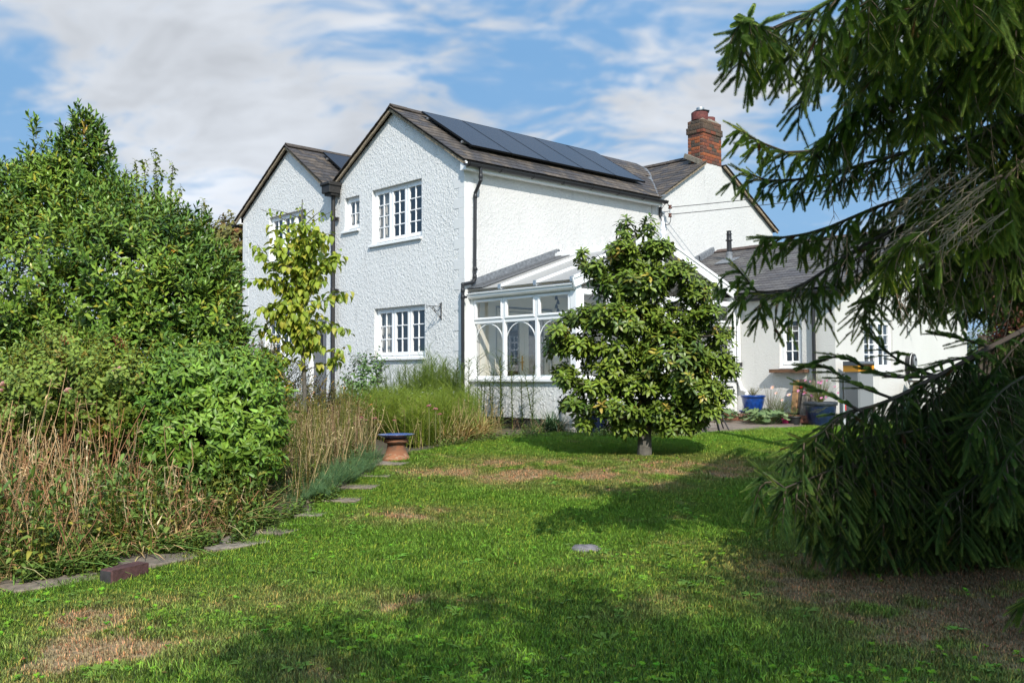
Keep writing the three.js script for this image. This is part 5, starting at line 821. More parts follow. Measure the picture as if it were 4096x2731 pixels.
  // upper, nearer boughs
  bough(bp([[2520, -260, 6.2], [2200, -130, 4.6], [1930, -10, 4.05], [1790, 62, 3.9], [1702, 44, 3.85]]), { drop: 0.55, tone: .3 });
  bough(bp([[2520, -140, 6.2], [2230, 0, 4.7], [2010, 90, 4.3], [1890, 150, 4.1], [1850, 190, 4.1]]), { drop: 0.52, tone: .35 });
  bough(bp([[2520, -240, 6.2], [2320, -120, 4.2], [2150, -20, 3.9], [2050, 90, 3.8]]), { drop: 0.55, tone: .4 });
  bough(bp([[2520, -200, 6.2], [2250, -60, 4.8], [2080, 10, 4.5], [1960, 60, 4.4], [1900, 110, 4.4]]), { drop: .5, tone: .35 });
  bough(bp([[2520, -60, 6.4], [2300, 60, 5.0], [2150, 110, 4.8], [2010, 170, 4.7], [1930, 250, 4.7]]), { drop: .5, tone: .4 });
  bough(bp([[2520, -60, 6.2], [2330, 40, 4.4], [2200, 150, 4.2], [2110, 260, 4.1]]), { drop: 0.55, tone: .45 });
  bough(bp([[2520, 20, 6.2], [2250, 130, 5], [2060, 210, 4.7], [1960, 260, 4.6], [1880, 330, 4.6]]), { drop: 0.47, tone: .3 });
  bough(bp([[2520, 120, 6.3], [2250, 220, 5.4], [2000, 300, 5.1], [1830, 352, 5.0], [1755, 330, 5.0], [1696, 296, 4.95]]), { drop: 0.34, tone: .6, spread: .5 });
  bough(bp([[2520, 180, 6.3], [2250, 300, 5.4], [2010, 370, 5.1], [1850, 410, 5.0], [1745, 412, 5.0], [1705, 392, 5]]), { drop: 0.31, tone: .4 });
  bough(bp([[2520, 170, 6.4], [2350, 260, 5.4], [2200, 340, 5.1], [2090, 440, 5.0]]), { drop: 0.55, tone: .6 });
  bough(bp([[2520, 300, 6.4], [2260, 400, 5.5], [2030, 470, 5.2], [1880, 530, 5.1], [1800, 545, 5.05], [1748, 545, 5.0]]), { drop: 0.44, tone: .5 });
  bough(bp([[2520, 330, 6.3], [2230, 450, 5.3], [1990, 560, 5.05], [1830, 660, 5.0], [1750, 675, 4.95], [1695, 618, 4.95]]), { drop: 0.52, tone: .4 });
  bough(bp([[2520, 300, 6.2], [2330, 390, 4.9], [2180, 470, 4.6], [2080, 560, 4.5], [2030, 610, 4.5]]), { drop: 0.52, tone: .75 });
  bough(bp([[2520, 420, 6.4], [2260, 540, 5.5], [2110, 620, 5.2], [2020, 670, 5.1], [1980, 690, 5.05]]), { drop: 0.55, tone: .45 });
  bough(bp([[2520, 440, 6.4], [2360, 520, 5.5], [2230, 600, 5.3], [2120, 640, 5.2]]), { drop: 0.47, tone: .55 });
  bough(bp([[2520, 240, 6.0], [2400, 330, 4.9], [2300, 420, 4.7], [2240, 520, 4.6]]), { drop: 0.59, tone: .7 });
  bough(bp([[2520, 560, 6.6], [2350, 640, 6.0], [2240, 690, 5.9], [2150, 700, 5.8]]), { drop: 0.36, tone: .15 });
  // lower, darker boughs
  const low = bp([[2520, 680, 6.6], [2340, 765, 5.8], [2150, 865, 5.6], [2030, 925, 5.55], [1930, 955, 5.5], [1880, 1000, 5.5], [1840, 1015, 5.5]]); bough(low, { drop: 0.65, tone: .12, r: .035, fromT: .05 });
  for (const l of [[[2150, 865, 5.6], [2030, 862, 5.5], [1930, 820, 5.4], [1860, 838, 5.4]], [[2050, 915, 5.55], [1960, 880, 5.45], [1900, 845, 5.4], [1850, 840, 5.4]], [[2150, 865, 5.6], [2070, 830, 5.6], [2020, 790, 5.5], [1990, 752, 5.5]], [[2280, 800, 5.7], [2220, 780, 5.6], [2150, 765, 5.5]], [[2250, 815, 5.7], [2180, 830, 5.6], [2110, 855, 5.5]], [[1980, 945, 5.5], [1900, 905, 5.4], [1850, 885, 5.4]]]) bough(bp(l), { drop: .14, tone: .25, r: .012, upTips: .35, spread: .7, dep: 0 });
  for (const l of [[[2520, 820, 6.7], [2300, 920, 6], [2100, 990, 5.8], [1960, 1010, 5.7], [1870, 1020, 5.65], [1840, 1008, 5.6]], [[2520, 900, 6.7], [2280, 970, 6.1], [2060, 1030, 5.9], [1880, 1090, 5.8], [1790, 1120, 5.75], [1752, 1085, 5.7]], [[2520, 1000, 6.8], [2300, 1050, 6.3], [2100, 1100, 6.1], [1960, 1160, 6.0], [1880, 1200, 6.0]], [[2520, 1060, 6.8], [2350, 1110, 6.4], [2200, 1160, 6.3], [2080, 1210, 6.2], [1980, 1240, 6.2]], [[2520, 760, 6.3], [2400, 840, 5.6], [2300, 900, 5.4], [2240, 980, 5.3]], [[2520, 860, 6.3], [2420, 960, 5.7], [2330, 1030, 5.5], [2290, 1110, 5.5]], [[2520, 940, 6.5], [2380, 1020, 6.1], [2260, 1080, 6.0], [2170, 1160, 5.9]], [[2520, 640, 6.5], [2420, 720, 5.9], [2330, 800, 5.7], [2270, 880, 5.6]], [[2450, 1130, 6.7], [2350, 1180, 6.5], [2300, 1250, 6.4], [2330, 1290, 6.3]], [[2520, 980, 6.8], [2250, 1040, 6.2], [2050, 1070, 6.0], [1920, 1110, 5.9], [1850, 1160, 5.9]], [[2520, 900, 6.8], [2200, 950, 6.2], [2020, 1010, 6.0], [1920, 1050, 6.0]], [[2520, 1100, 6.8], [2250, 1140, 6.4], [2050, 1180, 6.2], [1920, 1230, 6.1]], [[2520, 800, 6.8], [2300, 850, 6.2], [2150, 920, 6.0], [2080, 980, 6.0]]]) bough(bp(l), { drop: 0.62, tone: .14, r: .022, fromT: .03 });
  bough(bp([[2560, 1280, 5.2], [2440, 1330, 4.9], [2350, 1385, 4.8]]), { drop: 0.33, tone: .4, r: .014 });
  // dead bare sprays
  for (let i = 0; i < 46; i++) { const o = at(rr(2100, 2330), rr(380, 520), rr(5.5, 5.8)); bares.push([pose(o, V(-.5 + gauss() * .4, -.8, gauss() * .4).addScaledVector(RIGHT, -.5), rnd() * 6.28, V(1, rr(.8, 1.8), 1)), C(.32, .26, .19)]); }
  for (let i = 0; i < 90; i++) { const o = at(rr(1900, 2340), rr(150, 700), rr(5.6, 6.5)); bares.push([pose(o, V(gauss() * .5, -.9, gauss() * .5), rnd() * 6.28, V(1, rr(.7, 1.5), 1)), C(.20, .14, .09)]); }
  mesh('branchlet', woody, std(L(.085, .06, .04), .9), t).userData.kind = 'stuff';
  scatter(t, 'dead_spray', bare, leafMat(.9, 0), bares);
  const nm = leafMat(.55, .12); [0, 1, 2].forEach((k) => scatter(t, 'needle_twig', tw[k], nm, items[k])); console.log('spruce twigs', items.map((a) => a.length));
}
// ---- copper leaved and green trees beyond the spruce
{
  reseed(26); const t = thing('copper_tree', 'reddish copper leaved tree glimpsed behind the spruce at the right edge', 'tree'); mesh('trunk', limb([at(2330, 980, 15), at(2325, 800, 15), at(2310, 620, 15)], .08, .02), M.bark, t);
  scatter(t, 'crown', sprig(10, .25, .075, .055, { e0: -.4, e1: .7, curl: .4 }), leafMat(.55), crown([[2310, 640, 15, 55, 70], [2360, 700, 15, 60, 80], [2280, 700, 15, 30, 40], [2340, 800, 15, 50, 60]].map((a) => lobe(...a)), 900, { dark: [.06, .02, .014], lite: [.17, .055, .025], odd: .15, oddC: [.15, .16, .03], shell: [.3, 1] }));
  const h = stuff(thing('far_hedge', 'green hedge and trees beyond the outbuilding', 'hedge')); delete h.userData.category; tag(h, 'green hedge and trees beyond the outbuilding', 'hedge');
  scatter(h, 'foliage', sprig(12, .5, .16, .09, { e0: -.4, e1: .9, curl: .4 }), leafMat(.6), crown([[2200, 900, 32, 120, 110, 1.5], [2330, 880, 30, 120, 130, 1.5], [2450, 850, 30, 120, 150, 1.5], [2120, 950, 34, 100, 70, 1.5], [2290, 990, 28, 160, 60, 1]].map((a) => lobe(...a)), 2600, { dark: [.03, .055, .016], lite: [.10, .14, .035] }));
}
// ---- rose bush, lower left
{
  reseed(27); const t = thing('rose_bush', 'tall straggling rose bush with a few pale pink blooms at the left', 'shrub');
  const lb = [[60, 900, 9.0, 110, 60, .5], [180, 890, 8.9, 120, 70, .6], [290, 900, 8.8, 80, 70, .5], [250, 960, 8.8, 90, 40, .4], [60, 960, 8.8, 100, 40, .4], [150, 820, 9.3, 60, 40, .4], [-60, 930, 9, 80, 90, .5]].map((a) => lobe(...a));
  const g = sprig(10, .20, .062, .036, { e0: -.2, e1: .6, fold: .2, curl: .4, yellow: .05, stem: [1.3, .8, .5], y0: .1 }), it = crown(lb, 1150, { up: .35, dark: [.075, .12, .018], lite: [.27, .34, .05], s: [.8, 1.3], shell: [.3, 1.05], odd: .03, oddC: [.25, .2, .04] });
  scatter(t, 'foliage', g, leafMat(.5), it);
  const st = []; for (let i = 0; i < 26; i++) { const u = rr(-20, 340), b = at(u, 1180, 8.7), m = at(u + gauss() * 60, 1000, 8.8), e = at(u + gauss() * 110, rr(830, 940), 8.9 + gauss() * .3); st.push(limb([b, m, e], .012, .005, 5, 10)); } mesh('cane', st, std(L(.13, .10, .045), .85), t);
  const fl = (pos, s, c) => { const l = []; for (let i = 0; i < 14; i++) { const p = leaf(.034, .034, { fold: .5, curl: -.5, segs: 3, peak: .6 }); p.applyMatrix4(leafAt(p, V(0, .0, 0), .2 + i * .085, i * 2.4)); l.push(p); } const g2 = merge(l), m = new THREE.Mesh(g2, new THREE.MeshPhysicalMaterial({ color: C(...c), vertexColors: false, roughness: .8, transmission: .2, thickness: 0, side: THREE.DoubleSide })); m.name = 'bloom'; m.position.copy(pos); m.rotation.set(rr(.2, .9), rr(0, 6), 0); m.scale.setScalar(s); t.add(m); };
  for (const [u, v, s] of [[158, 903, 1.5], [164, 908, 1.2], [178, 938, 1.4], [10, 886, 1.3], [275, 850, 1], [265, 852, .9], [328, 882, .7], [4, 900, 1]]) fl(at(u, v, 8.45), s, [.78, .48, .42]);
  const sh = sprig(7, .05, .02, .012, { e0: .2, e1: 1.2, stem: [.6, .4, .3] }), si = []; for (let i = 0; i < 70; i++) { const [u, v] = pick([[150, 790], [285, 800], [150, 830], [40, 870], [60, 860], [270, 790], [250, 830], [340, 870]]); si.push([pose(at(u + gauss() * 22, v + gauss() * 18, 8.9), V(gauss() * .5, 1, gauss() * .5), rnd() * 6, rr(.8, 1.4)), C(.26, .13, .06)]); } scatter(t, 'spent_flower', sh, leafMat(.9, 0), si);
}
// ---- rounded green shrub with ribbed leaves
{
  reseed(28); const t = thing('leafy_shrub', 'rounded bright green shrub with drooping pointed leaves beside the path', 'shrub');
  const lb = [[500, 905, 8.9, 135, 80, .55], [420, 930, 8.9, 90, 85, .5], [570, 950, 8.7, 75, 90, .4], [480, 1000, 8.5, 130, 70, .45], [540, 1050, 8.5, 80, 55, .35], [430, 1020, 8.6, 70, 60, .4], [470, 1085, 8.45, 50, 30, .25], [600, 1000, 8.7, 45, 70, .3], [440, 865, 9.1, 90, 45, .5], [540, 870, 9.1, 80, 45, .5]].map((a) => lobe(...a));
  const g = sprig(9, .14, .105, .034, { e0: -.95, e1: .1, fold: .3, curl: .6, peak: .42, segs: 4, yellow: .05, stem: [1.6, .8, .5] }), it = crown(lb, 1750, { up: .12, dark: [.038, .095, .011], lite: [.165, .27, .032], odd: .008, oddC: [.3, .24, .03], shell: [.4, 1.14], jitter: .5, jit: .55 });
  scatter(t, 'foliage', g, glossMat(.45), it.filter((_, i) => i % 3)); scatter(t, 'foliage', sprig(9, .12, .08, .03, { e0: .1, e1: 1, fold: .3, curl: .3, stem: [1.6, .8, .5] }), glossMat(.45), it.filter((_, i) => !(i % 3)).map(([m, c]) => [m, c.clone().multiplyScalar(1.1)]));
  for (let i = 0; i < 9; i++) { const u = rr(395, 560), b = at(u, 1165, 8.6); b.y = G(b.x, b.z); mesh('stem', limb([b, at(u + gauss() * 15, 1080, 8.6), at(u + gauss() * 30, 960, 8.7)], .02, .01, 6, 8), M.bark, t); }
}
// ---- dry stalks, weeds and perennials in the beds
function bedPoints(n, poly2) { const xs = poly2.map((p) => p[0]), zs = poly2.map((p) => p[1]), o = []; let g = 0; while (o.length < n && g++ < n * 30) { const x = rr(Math.min(...xs), Math.max(...xs)), z = rr(Math.min(...zs), Math.max(...zs)); let s = false; for (let i = 0, j = poly2.length - 1; i < poly2.length; j = i++) { const [xi, zi] = poly2[i], [xj, zj] = poly2[j]; if (zi > z !== zj > z && x < (xj - xi) * (z - zi) / (zj - zi) + xi) s = !s; } if (s) o.push([x, z]); } return o; }
{
  reseed(29);
  const stalk = (h, bends, heads) => { const p = [V(0, 0, 0)], d = V(gauss() * .15, 1, gauss() * .15); for (let i = 0; i < 4; i++) { d.add(V(gauss() * bends, -.05, gauss() * bends)).normalize(); p.push(p[i].clone().addScaledVector(d, h / 4)); } const l = []; for (let i = 0; i < 4; i++) l.push(stick(p[i], p[i + 1], .0042 - i * .0006, .0036 - i * .0006, [1, 1, 1], 3)); for (let k = 0; k < heads; k++) { const o = p[4].clone().lerp(p[3], rnd() * .7), g = leaf(.05, .007, { segs: 2, curl: .5 }); g.applyMatrix4(leafAt(g, o, rr(-.6, .8), rnd() * 6.28)); l.push(g); } for (let k = 0; k < 1; k++) { const o = p[1 + k % 3].clone(), g = leaf(rr(.10, .2), .006, { segs: 3, curl: 1.2 }); g.applyMatrix4(leafAt(g, o, rr(-.5, .9), rnd() * 6.28)); l.push(g); } return merge(l); };
  const sg = [stalk(.8, .10, 2), stalk(.8, .22, 2), stalk(.8, .16, 6), stalk(.8, .45, 1)], mat = leafMat(.85, .1);
  const blade = (() => { const l = []; for (let i = 0; i < 16; i++) { const g = leaf(rr(.25, .5), .010, { segs: 4, curl: rr(.3, 1.4), fold: .3, col: [rr(.8, 1.2), 1, .9] }); g.applyMatrix4(leafAt(g, V(gauss() * .05, 0, gauss() * .05), rr(.7, 1.4), rnd() * 6.28)); l.push(g); } return merge(l); })();
  const weed = sprig(12, .28, .075, .035, { e0: -.1, e1: .7, curl: .5, yellow: .15 }), low = sprig(8, .10, .045, .026, { e0: -.2, e1: .8, curl: .4, yellow: .06 });
  const upr = (x, z, lean = .3) => V(gauss() * lean, 1, gauss() * lean), posed = (x, z, s, lean) => pose(V(x, G(x, z) - .02, z), upr(x, z, lean), rnd() * 6.28, s);
  const t = stuff(tag(new THREE.Group(), 'tangle of dry straw coloured stalks and weeds in the left border', 'dry stalks')); t.name = 'dry_stalks'; scene.add(t);
  const bedA = [[6.50, 10.6], [6.42, 9.2], [6.36, 8.3], [6.0, 7.5], [5.0, 7.0], [4.2, 8.2], [3.6, 10.6]], pa = bedPoints(1500, bedA); const items = [[], [], [], []];
  pa.forEach(([x, z], i) => { const edge = clamp((6.45 - x) / 1.2), s = rr(.4, 1.45) * mix(.55, 1.2, edge) * (z < 8.2 ? .5 : 1) * (.8 + .5 * noise(x * 1.7, z * 1.7, 5)), v = rr(.7, 1.25), red = rnd() < .4; items[i % 4].push([posed(x, z, V(rr(1, 1.9), s, rr(1, 1.9)), rnd() < .45 ? .8 : .36), red ? C(.33 * v, .155 * v, .07 * v) : rnd() < .3 ? C(.60 * v, .47 * v, .27 * v) : C(.46 * v, .29 * v, .14 * v)]); });
  items.forEach((l, i) => scatter(t, 'stalk', sg[i], mat, l));
  scatter(t, 'grass_blades', blade, mat, bedPoints(420, bedA).map(([x, z]) => [posed(x, z, rr(.7, 1.4), .2), rnd() < .5 ? C(.15, .26, .05) : C(.40, .31, .14)]));
  scatter(t, 'weeds', weed, leafMat(.55), bedPoints(1300, bedA).map(([x, z]) => [posed(x, z, V(1, rr(.8, 2.1), 1).multiplyScalar(rr(.8, 1.3)), .4), lerpC([.07, .13, .022], [.20, .29, .055], rnd())]));
  const edgePts = []; for (let i = 0; i < 1300; i++) { const z = rr(6.4, 10.6), x = (z > 8 ? 6.46 : mix(5.5, 6.42, (z - 6.4) / 1.6)) + gauss() * .17 - .02; if (noise(x * 2, z * 2, 3) < -.12) continue; edgePts.push([posed(x, z, rr(.6, 1.5), .5), lerpC([.065, .13, .022], [.17, .27, .045], rnd())]); } scatter(t, 'low_weeds', low, leafMat(.55), edgePts);
  const bigL = sprig(7, .22, .19, .09, { e0: .1, e1: .9, curl: .6, fold: .25, segs: 4, yellow: .15 }); scatter(t, 'dock_leaves', bigL, leafMat(.5), [[6.0, 7.9], [5.9, 8.1], [6.1, 8.2], [5.8, 7.7], [6.05, 7.7], [5.7, 8.0], [6.1, 9.0], [5.9, 9.8]].map(([x, z]) => [posed(x, z, rr(.7, 1.2), .35), lerpC([.09, .15, .03], [.17, .22, .05], rnd())]));
  scatter(t, 'iris_blades', blade, leafMat(.5), [[6.12, 7.75], [6.18, 7.85], [6.05, 7.9]].map(([x, z]) => [posed(x, z, V(1.6, .85, 1.6), .2), C(.16, .22, .06)]));
  // mixed faded perennials further along
  const t2 = stuff(tag(new THREE.Group(), 'faded brown and green perennials between the leafy shrub and bird bath', 'perennials')); t2.name = 'faded_perennials'; scene.add(t2);
  const bedB = [[5.6, 6.9], [4.9, 5.9], [4.2, 5.0], [3.5, 4.8], [1.2, 3.4], [-.5, 4.0], [2.0, 6.0], [4.4, 7.4]], fine = (() => { const l = [stick(V(0, 0, 0), V(.03, .75, 0), .004, .002, [1, .8, .5])]; for (let i = 0; i < 60; i++) { const q = .12 + .88 * i / 60, g = leaf(.045 * (1.2 - .5 * q), .007, { segs: 2, curl: .4, col: [rr(.8, 1.2), 1, 1] }); g.applyMatrix4(leafAt(g, V(.03 * q, .75 * q, 0), rr(.2, 1), i * 2.4)); l.push(g); } return merge(l); })();
  bedPoints(1500, bedB).forEach(([x, z], i) => { const s = rr(.35, .95), v = rr(.7, 1.2), k = rnd(); items[i % 4].length = i < 4 ? 0 : items[i % 4].length; items[i % 4].push([posed(x, z, V(rr(.9, 1.5), s, rr(.9, 1.5)), .4), k < .35 ? C(.28 * v, .17 * v, .10 * v) : C(.52 * v, .40 * v, .20 * v)]); }); items.forEach((l, i) => scatter(t2, 'stalk', sg[i], mat, l));
  scatter(t2, 'foliage', fine, leafMat(.6), bedPoints(900, bedB).map(([x, z]) => [posed(x, z, V(1, rr(.5, 1.15), 1), .25), rnd() < .25 ? C(.14, .10, .04) : lerpC([.09, .14, .022], [.25, .28, .055], rnd())]));
  scatter(t2, 'weeds', weed, leafMat(.55), bedPoints(300, bedB).map(([x, z]) => [posed(x, z, rr(.7, 1.3), .35), lerpC([.05, .08, .018], [.13, .17, .04], rnd())]));
  // blue green spurge spilling onto the lawn edge
  const t3 = stuff(tag(new THREE.Group(), 'low feathery blue green spurge spilling over the path', 'ground cover')); t3.name = 'spurge'; scene.add(t3);
  const brush = (() => { const l = [stick(V(0, 0, 0), V(0, .26, 0), .003, .002, [1, .9, .6])]; for (let i = 0; i < 90; i++) { const q = .25 + .75 * i / 90, g = leaf(.028, .0045, { segs: 1, curl: .2 }); g.applyMatrix4(leafAt(g, V(0, .26 * q, 0), rr(.1, .7), i * 2.4)); l.push(g); } return merge(l); })();
  scatter(t3, 'spurge_shoot', brush, leafMat(.6), bedPoints(2400, [[5.75, 6.75], [5.0, 5.85], [4.45, 5.15], [3.9, 5.5], [4.4, 6.3], [5.2, 7.1]]).map(([x, z]) => { const mound = .26 * clamp(.5 + 1.2 * noise(x * 2.4, z * 2.4, 6)), m = pose(V(x, G(x, z) + mound * rr(.5, 1) - .04, z), V(gauss() * 1.2 + .5, .7, gauss() * 1.2), rnd() * 6, rr(.45, .85)); return [m, lerpC([.05, .13, .05], [.17, .29, .12], rnd())]; }));
  // tall fine asters behind the bird bath
  const t4 = stuff(tag(new THREE.Group(), 'tall feathery light green asters against the house corner', 'perennials')); t4.name = 'aster_clump'; scene.add(t4);
  const bedC = [[3.4, 3.9], [2.9, 2.3], [1.5, 1.0], [.2, .35], [-1.6, .9], [-1.0, 2.4], [1.2, 3.2]], pc = bedPoints(2100, bedC); const aster = (() => { const l = [stick(V(0, 0, 0), V(.02, .9, 0), .004, .0015, [1, .9, .5])]; for (let i = 0; i < 95; i++) { const q = .1 + .9 * i / 95, br = i % 3 === 0 && q > .4 ? .10 : 0, o = V(.02 * q, .9 * q, 0), az = i * 2.4; if (br) { const e = o.clone().add(V(Math.sin(az) * br, br * 1.1, Math.cos(az) * br)); l.push(stick(o, e, .0018, .001, [1, 1, .6], 3)); for (let k = 0; k < 3; k++) { const g = leaf(.022, .006, { segs: 1 }); g.applyMatrix4(leafAt(g, o.clone().lerp(e, .4 + .3 * k), rr(.2, 1), rnd() * 6)); l.push(g); } } const g = leaf(.05 * (1.15 - .6 * q), .0075, { segs: 2, curl: .3, col: [rr(.85, 1.15), 1, 1] }); g.applyMatrix4(leafAt(g, o, rr(.3, 1.1), az)); l.push(g); } return merge(l); })();
  scatter(t4, 'aster_shoot', aster, leafMat(.6), pc.map(([x, z]) => { const near = clamp((x + z * .3) / 4), tall = (x > -.6 && x < .9 && z < 1.6) ? 1.35 : .8; return [posed(x, z, V(1.2, rr(.55, 1.15) * tall * (.85 + .5 * noise(x * 2.2, z * 2.2, 7)), 1.2), .24), lerpC([.08, .15, .02], [.29, .38, .05], clamp(near * .6 + rnd() * .5))]; }));
  scatter(t4, 'tall_shoot', aster, leafMat(.6), [[.9, .35], [1.0, .5], [1.25, .4], [1.5, .45], [1.1, .3], [.8, .6], [1.7, .35], [1.9, .3], [.2, .5], [.1, .3], [.35, .6], [1.35, .25], [-.2, .6], [-.5, .5], [.6, .9], [.5, 1.4], [-.3, 1.1], [1.0, 1.2], [2.1, .25], [2.3, .4], [-.9, .5], [.0, .8], [.7, .3]].map(([x, z]) => [posed(x, z, V(rr(2.2, 3.6), rr(.95, 1.5), rr(2.2, 3.6)), .12), lerpC([.06, .11, .02], [.12, .17, .035], rnd())]));
  scatter(t4, 'straw', sg[1], mat, bedPoints(200, [[3.6, 4.1], [3.1, 2.2], [2.4, 1.2], [1.8, 2.0], [1.6, 3.3]]).map(([x, z]) => [posed(x, z, V(1.3, rr(.5, .9), 1.3), .5), C(.40, .30, .14)]));
  scatter(t4, 'straw_blades', blade, mat, bedPoints(110, [[3.3, 3.3], [3.0, 2.1], [2.2, 1.3], [2.0, 2.9]]).map(([x, z]) => [posed(x, z, rr(.9, 1.5), .3), rnd() < .5 ? C(.38, .27, .11) : C(.20, .24, .06)]));
  const daisy = (() => { const l = []; for (let i = 0; i < 8; i++) { const g = leaf(.014, .006, { segs: 1 }); g.applyMatrix4(leafAt(g, V(0, 0, 0), .15, i * .785)); l.push(g); } return merge(l); })(); scatter(t4, 'white_flowers', daisy, leafMat(.8, .2), pc.slice(0, 60).map(([x, z]) => [pose(V(x, G(x, z) + rr(.55, .85), z), V(.4 + gauss() * .3, 1, .3), rnd() * 6, rr(.9, 1.5)), C(.75, .72, .78)]));
  // pink stonecrop heads
  const sed = thing('stonecrop', 'dusty pink flat flowered stonecrop behind the bird bath', 'plant', [0, 0, 0]); const head = (() => { const l = []; for (let i = 0; i < 60; i++) { const a = i * 2.4, r = .055 * Math.sqrt(i / 60), g = new THREE.OctahedronGeometry(.0075); g.translate(r * .7 * Math.cos(a), .02 * Math.cos(r * 25) + rr(-.006, .006), r * .7 * Math.sin(a)); l.push(tint(g.index ? g.toNonIndexed() : g, rr(.8, 1.2), rr(.8, 1.2), 1)); } const o = merge(l); return o; })();
  const hp = [[985, 933], [1000, 940], [822, 968], [830, 960], [842, 966], [815, 975], [860, 962], [1010, 952], [905, 966]]; scatter(sed, 'flower_head', head, leafMat(.9, 0), hp.map(([u, v]) => [pose(at(u, v, 12.6 + gauss() * .1), V(gauss() * .15, 1, gauss() * .15), rnd() * 6, rr(.6, .95)), lerpC([.26, .09, .09], [.40, .17, .16], rnd())])); mesh('stem', hp.map(([u, v]) => { const p = at(u, v, 12.6), b = p.clone(); b.y = G(b.x, b.z); return limb([b, b.clone().lerp(p, .5).add(V(.02, 0, .01)), p], .006, .004, 5, 5); }), std(L(.14, .15, .05), .8), sed);
  // round leaved shrub against the facade
  const rs = thing('wall_shrub', 'small round leaved shrub against the white facade', 'shrub'); scatter(rs, 'foliage', sprig(8, .22, .07, .055, { e0: -.3, e1: .6, curl: .4, peak: .4, stem: [1.5, .7, .5] }), leafMat(.5), crown([[835, 870, 16.9, 38, 40, .3], [820, 905, 16.8, 34, 35, .3], [855, 850, 16.9, 20, 25, .2], [850, 900, 16.8, 25, 40, .3]].map((a) => lobe(...a)), 150, { dark: [.07, .13, .045], lite: [.15, .23, .075], up: .5, shell: [.2, 1] })); mesh('stem', [limb([at(835, 960, 16.9), at(832, 900, 16.9), at(840, 840, 16.9)], .012, .004, 5, 6)], M.bark, rs);
  // weeds under the conservatory wall
  const t5 = stuff(tag(new THREE.Group(), 'rough grass and weeds along the black plinth', 'weeds')); t5.name = 'plinth_weeds'; scene.add(t5); const bedD = [[.8, .02], [2.7, .0], [3.2, .4], [3.3, 1.6], [2.4, .8], [1.0, .4]];
  scatter(t5, 'grass_blades', blade, mat, bedPoints(34, bedD).map(([x, z]) => [posed(x, z, rr(.3, .55), .25), rnd() < .45 ? C(.33, .25, .12) : C(.09, .15, .05)])); scatter(t5, 'tuft', blade, leafMat(.6), Array.from({ length: 26 }, () => [posed(2.75 + gauss() * .22, .45 + gauss() * .2, rr(.8, 1.3), .3), lerpC([.045, .10, .045], [.09, .16, .06], rnd())])); scatter(t5, 'stalk', sg[0], mat, bedPoints(46, bedD).map(([x, z]) => [posed(x, z, V(1, rr(.2, .4), 1), .5), C(.34, .22, .13)])); scatter(t5, 'low_weeds', low, leafMat(.55), bedPoints(420, [[3.7, 4.2], [3.2, 2.0], [2.9, 1.0], [2.0, .5], [2.6, .3], [3.3, 1.4], [4.9, .4], [4.9, -.2], [3.5, -.1]]).map(([x, z]) => [posed(x, z, rr(.7, 1.4), .4), lerpC([.07, .13, .02], [.17, .26, .04], rnd())]));
}
{
  reseed(33); const t = thing('olive_shrub', 'loose olive brown shrubby growth before the door and left gable', 'shrub');
  scatter(t, 'foliage', sprig(14, .3, .05, .018, { e0: .1, e1: 1, curl: .3, yellow: .15, stem: [1.4, .9, .6] }), leafMat(.6), crown([[625, 880, 13.6, 60, 45, .5], [600, 845, 14, 45, 30, .5], [680, 920, 13.2, 60, 45, .5], [560, 835, 14.2, 50, 36, .5], [740, 945, 13.4, 50, 30, .4], [790, 960, 13.6, 50, 26, .4], [650, 960, 12.8, 80, 50, .5]].map((a) => lobe(...a)), 620, { dark: [.07, .075, .018], lite: [.25, .23, .06], up: .7, odd: .12, oddC: [.24, .13, .06], shell: [.2, 1.1], jit: .5 }));
  mesh('stem', [0, 1, 2, 3, 4, 5, 6].map((k) => { const b = at(580 + k * 34, 1010, 13.4); b.y = G(b.x, b.z); return limb([b, at(580 + k * 34, 940, 13.5), at(575 + k * 36, 860 + 12 * k, 13.6)], .012, .004, 5, 6); }), M.bark, t);
}
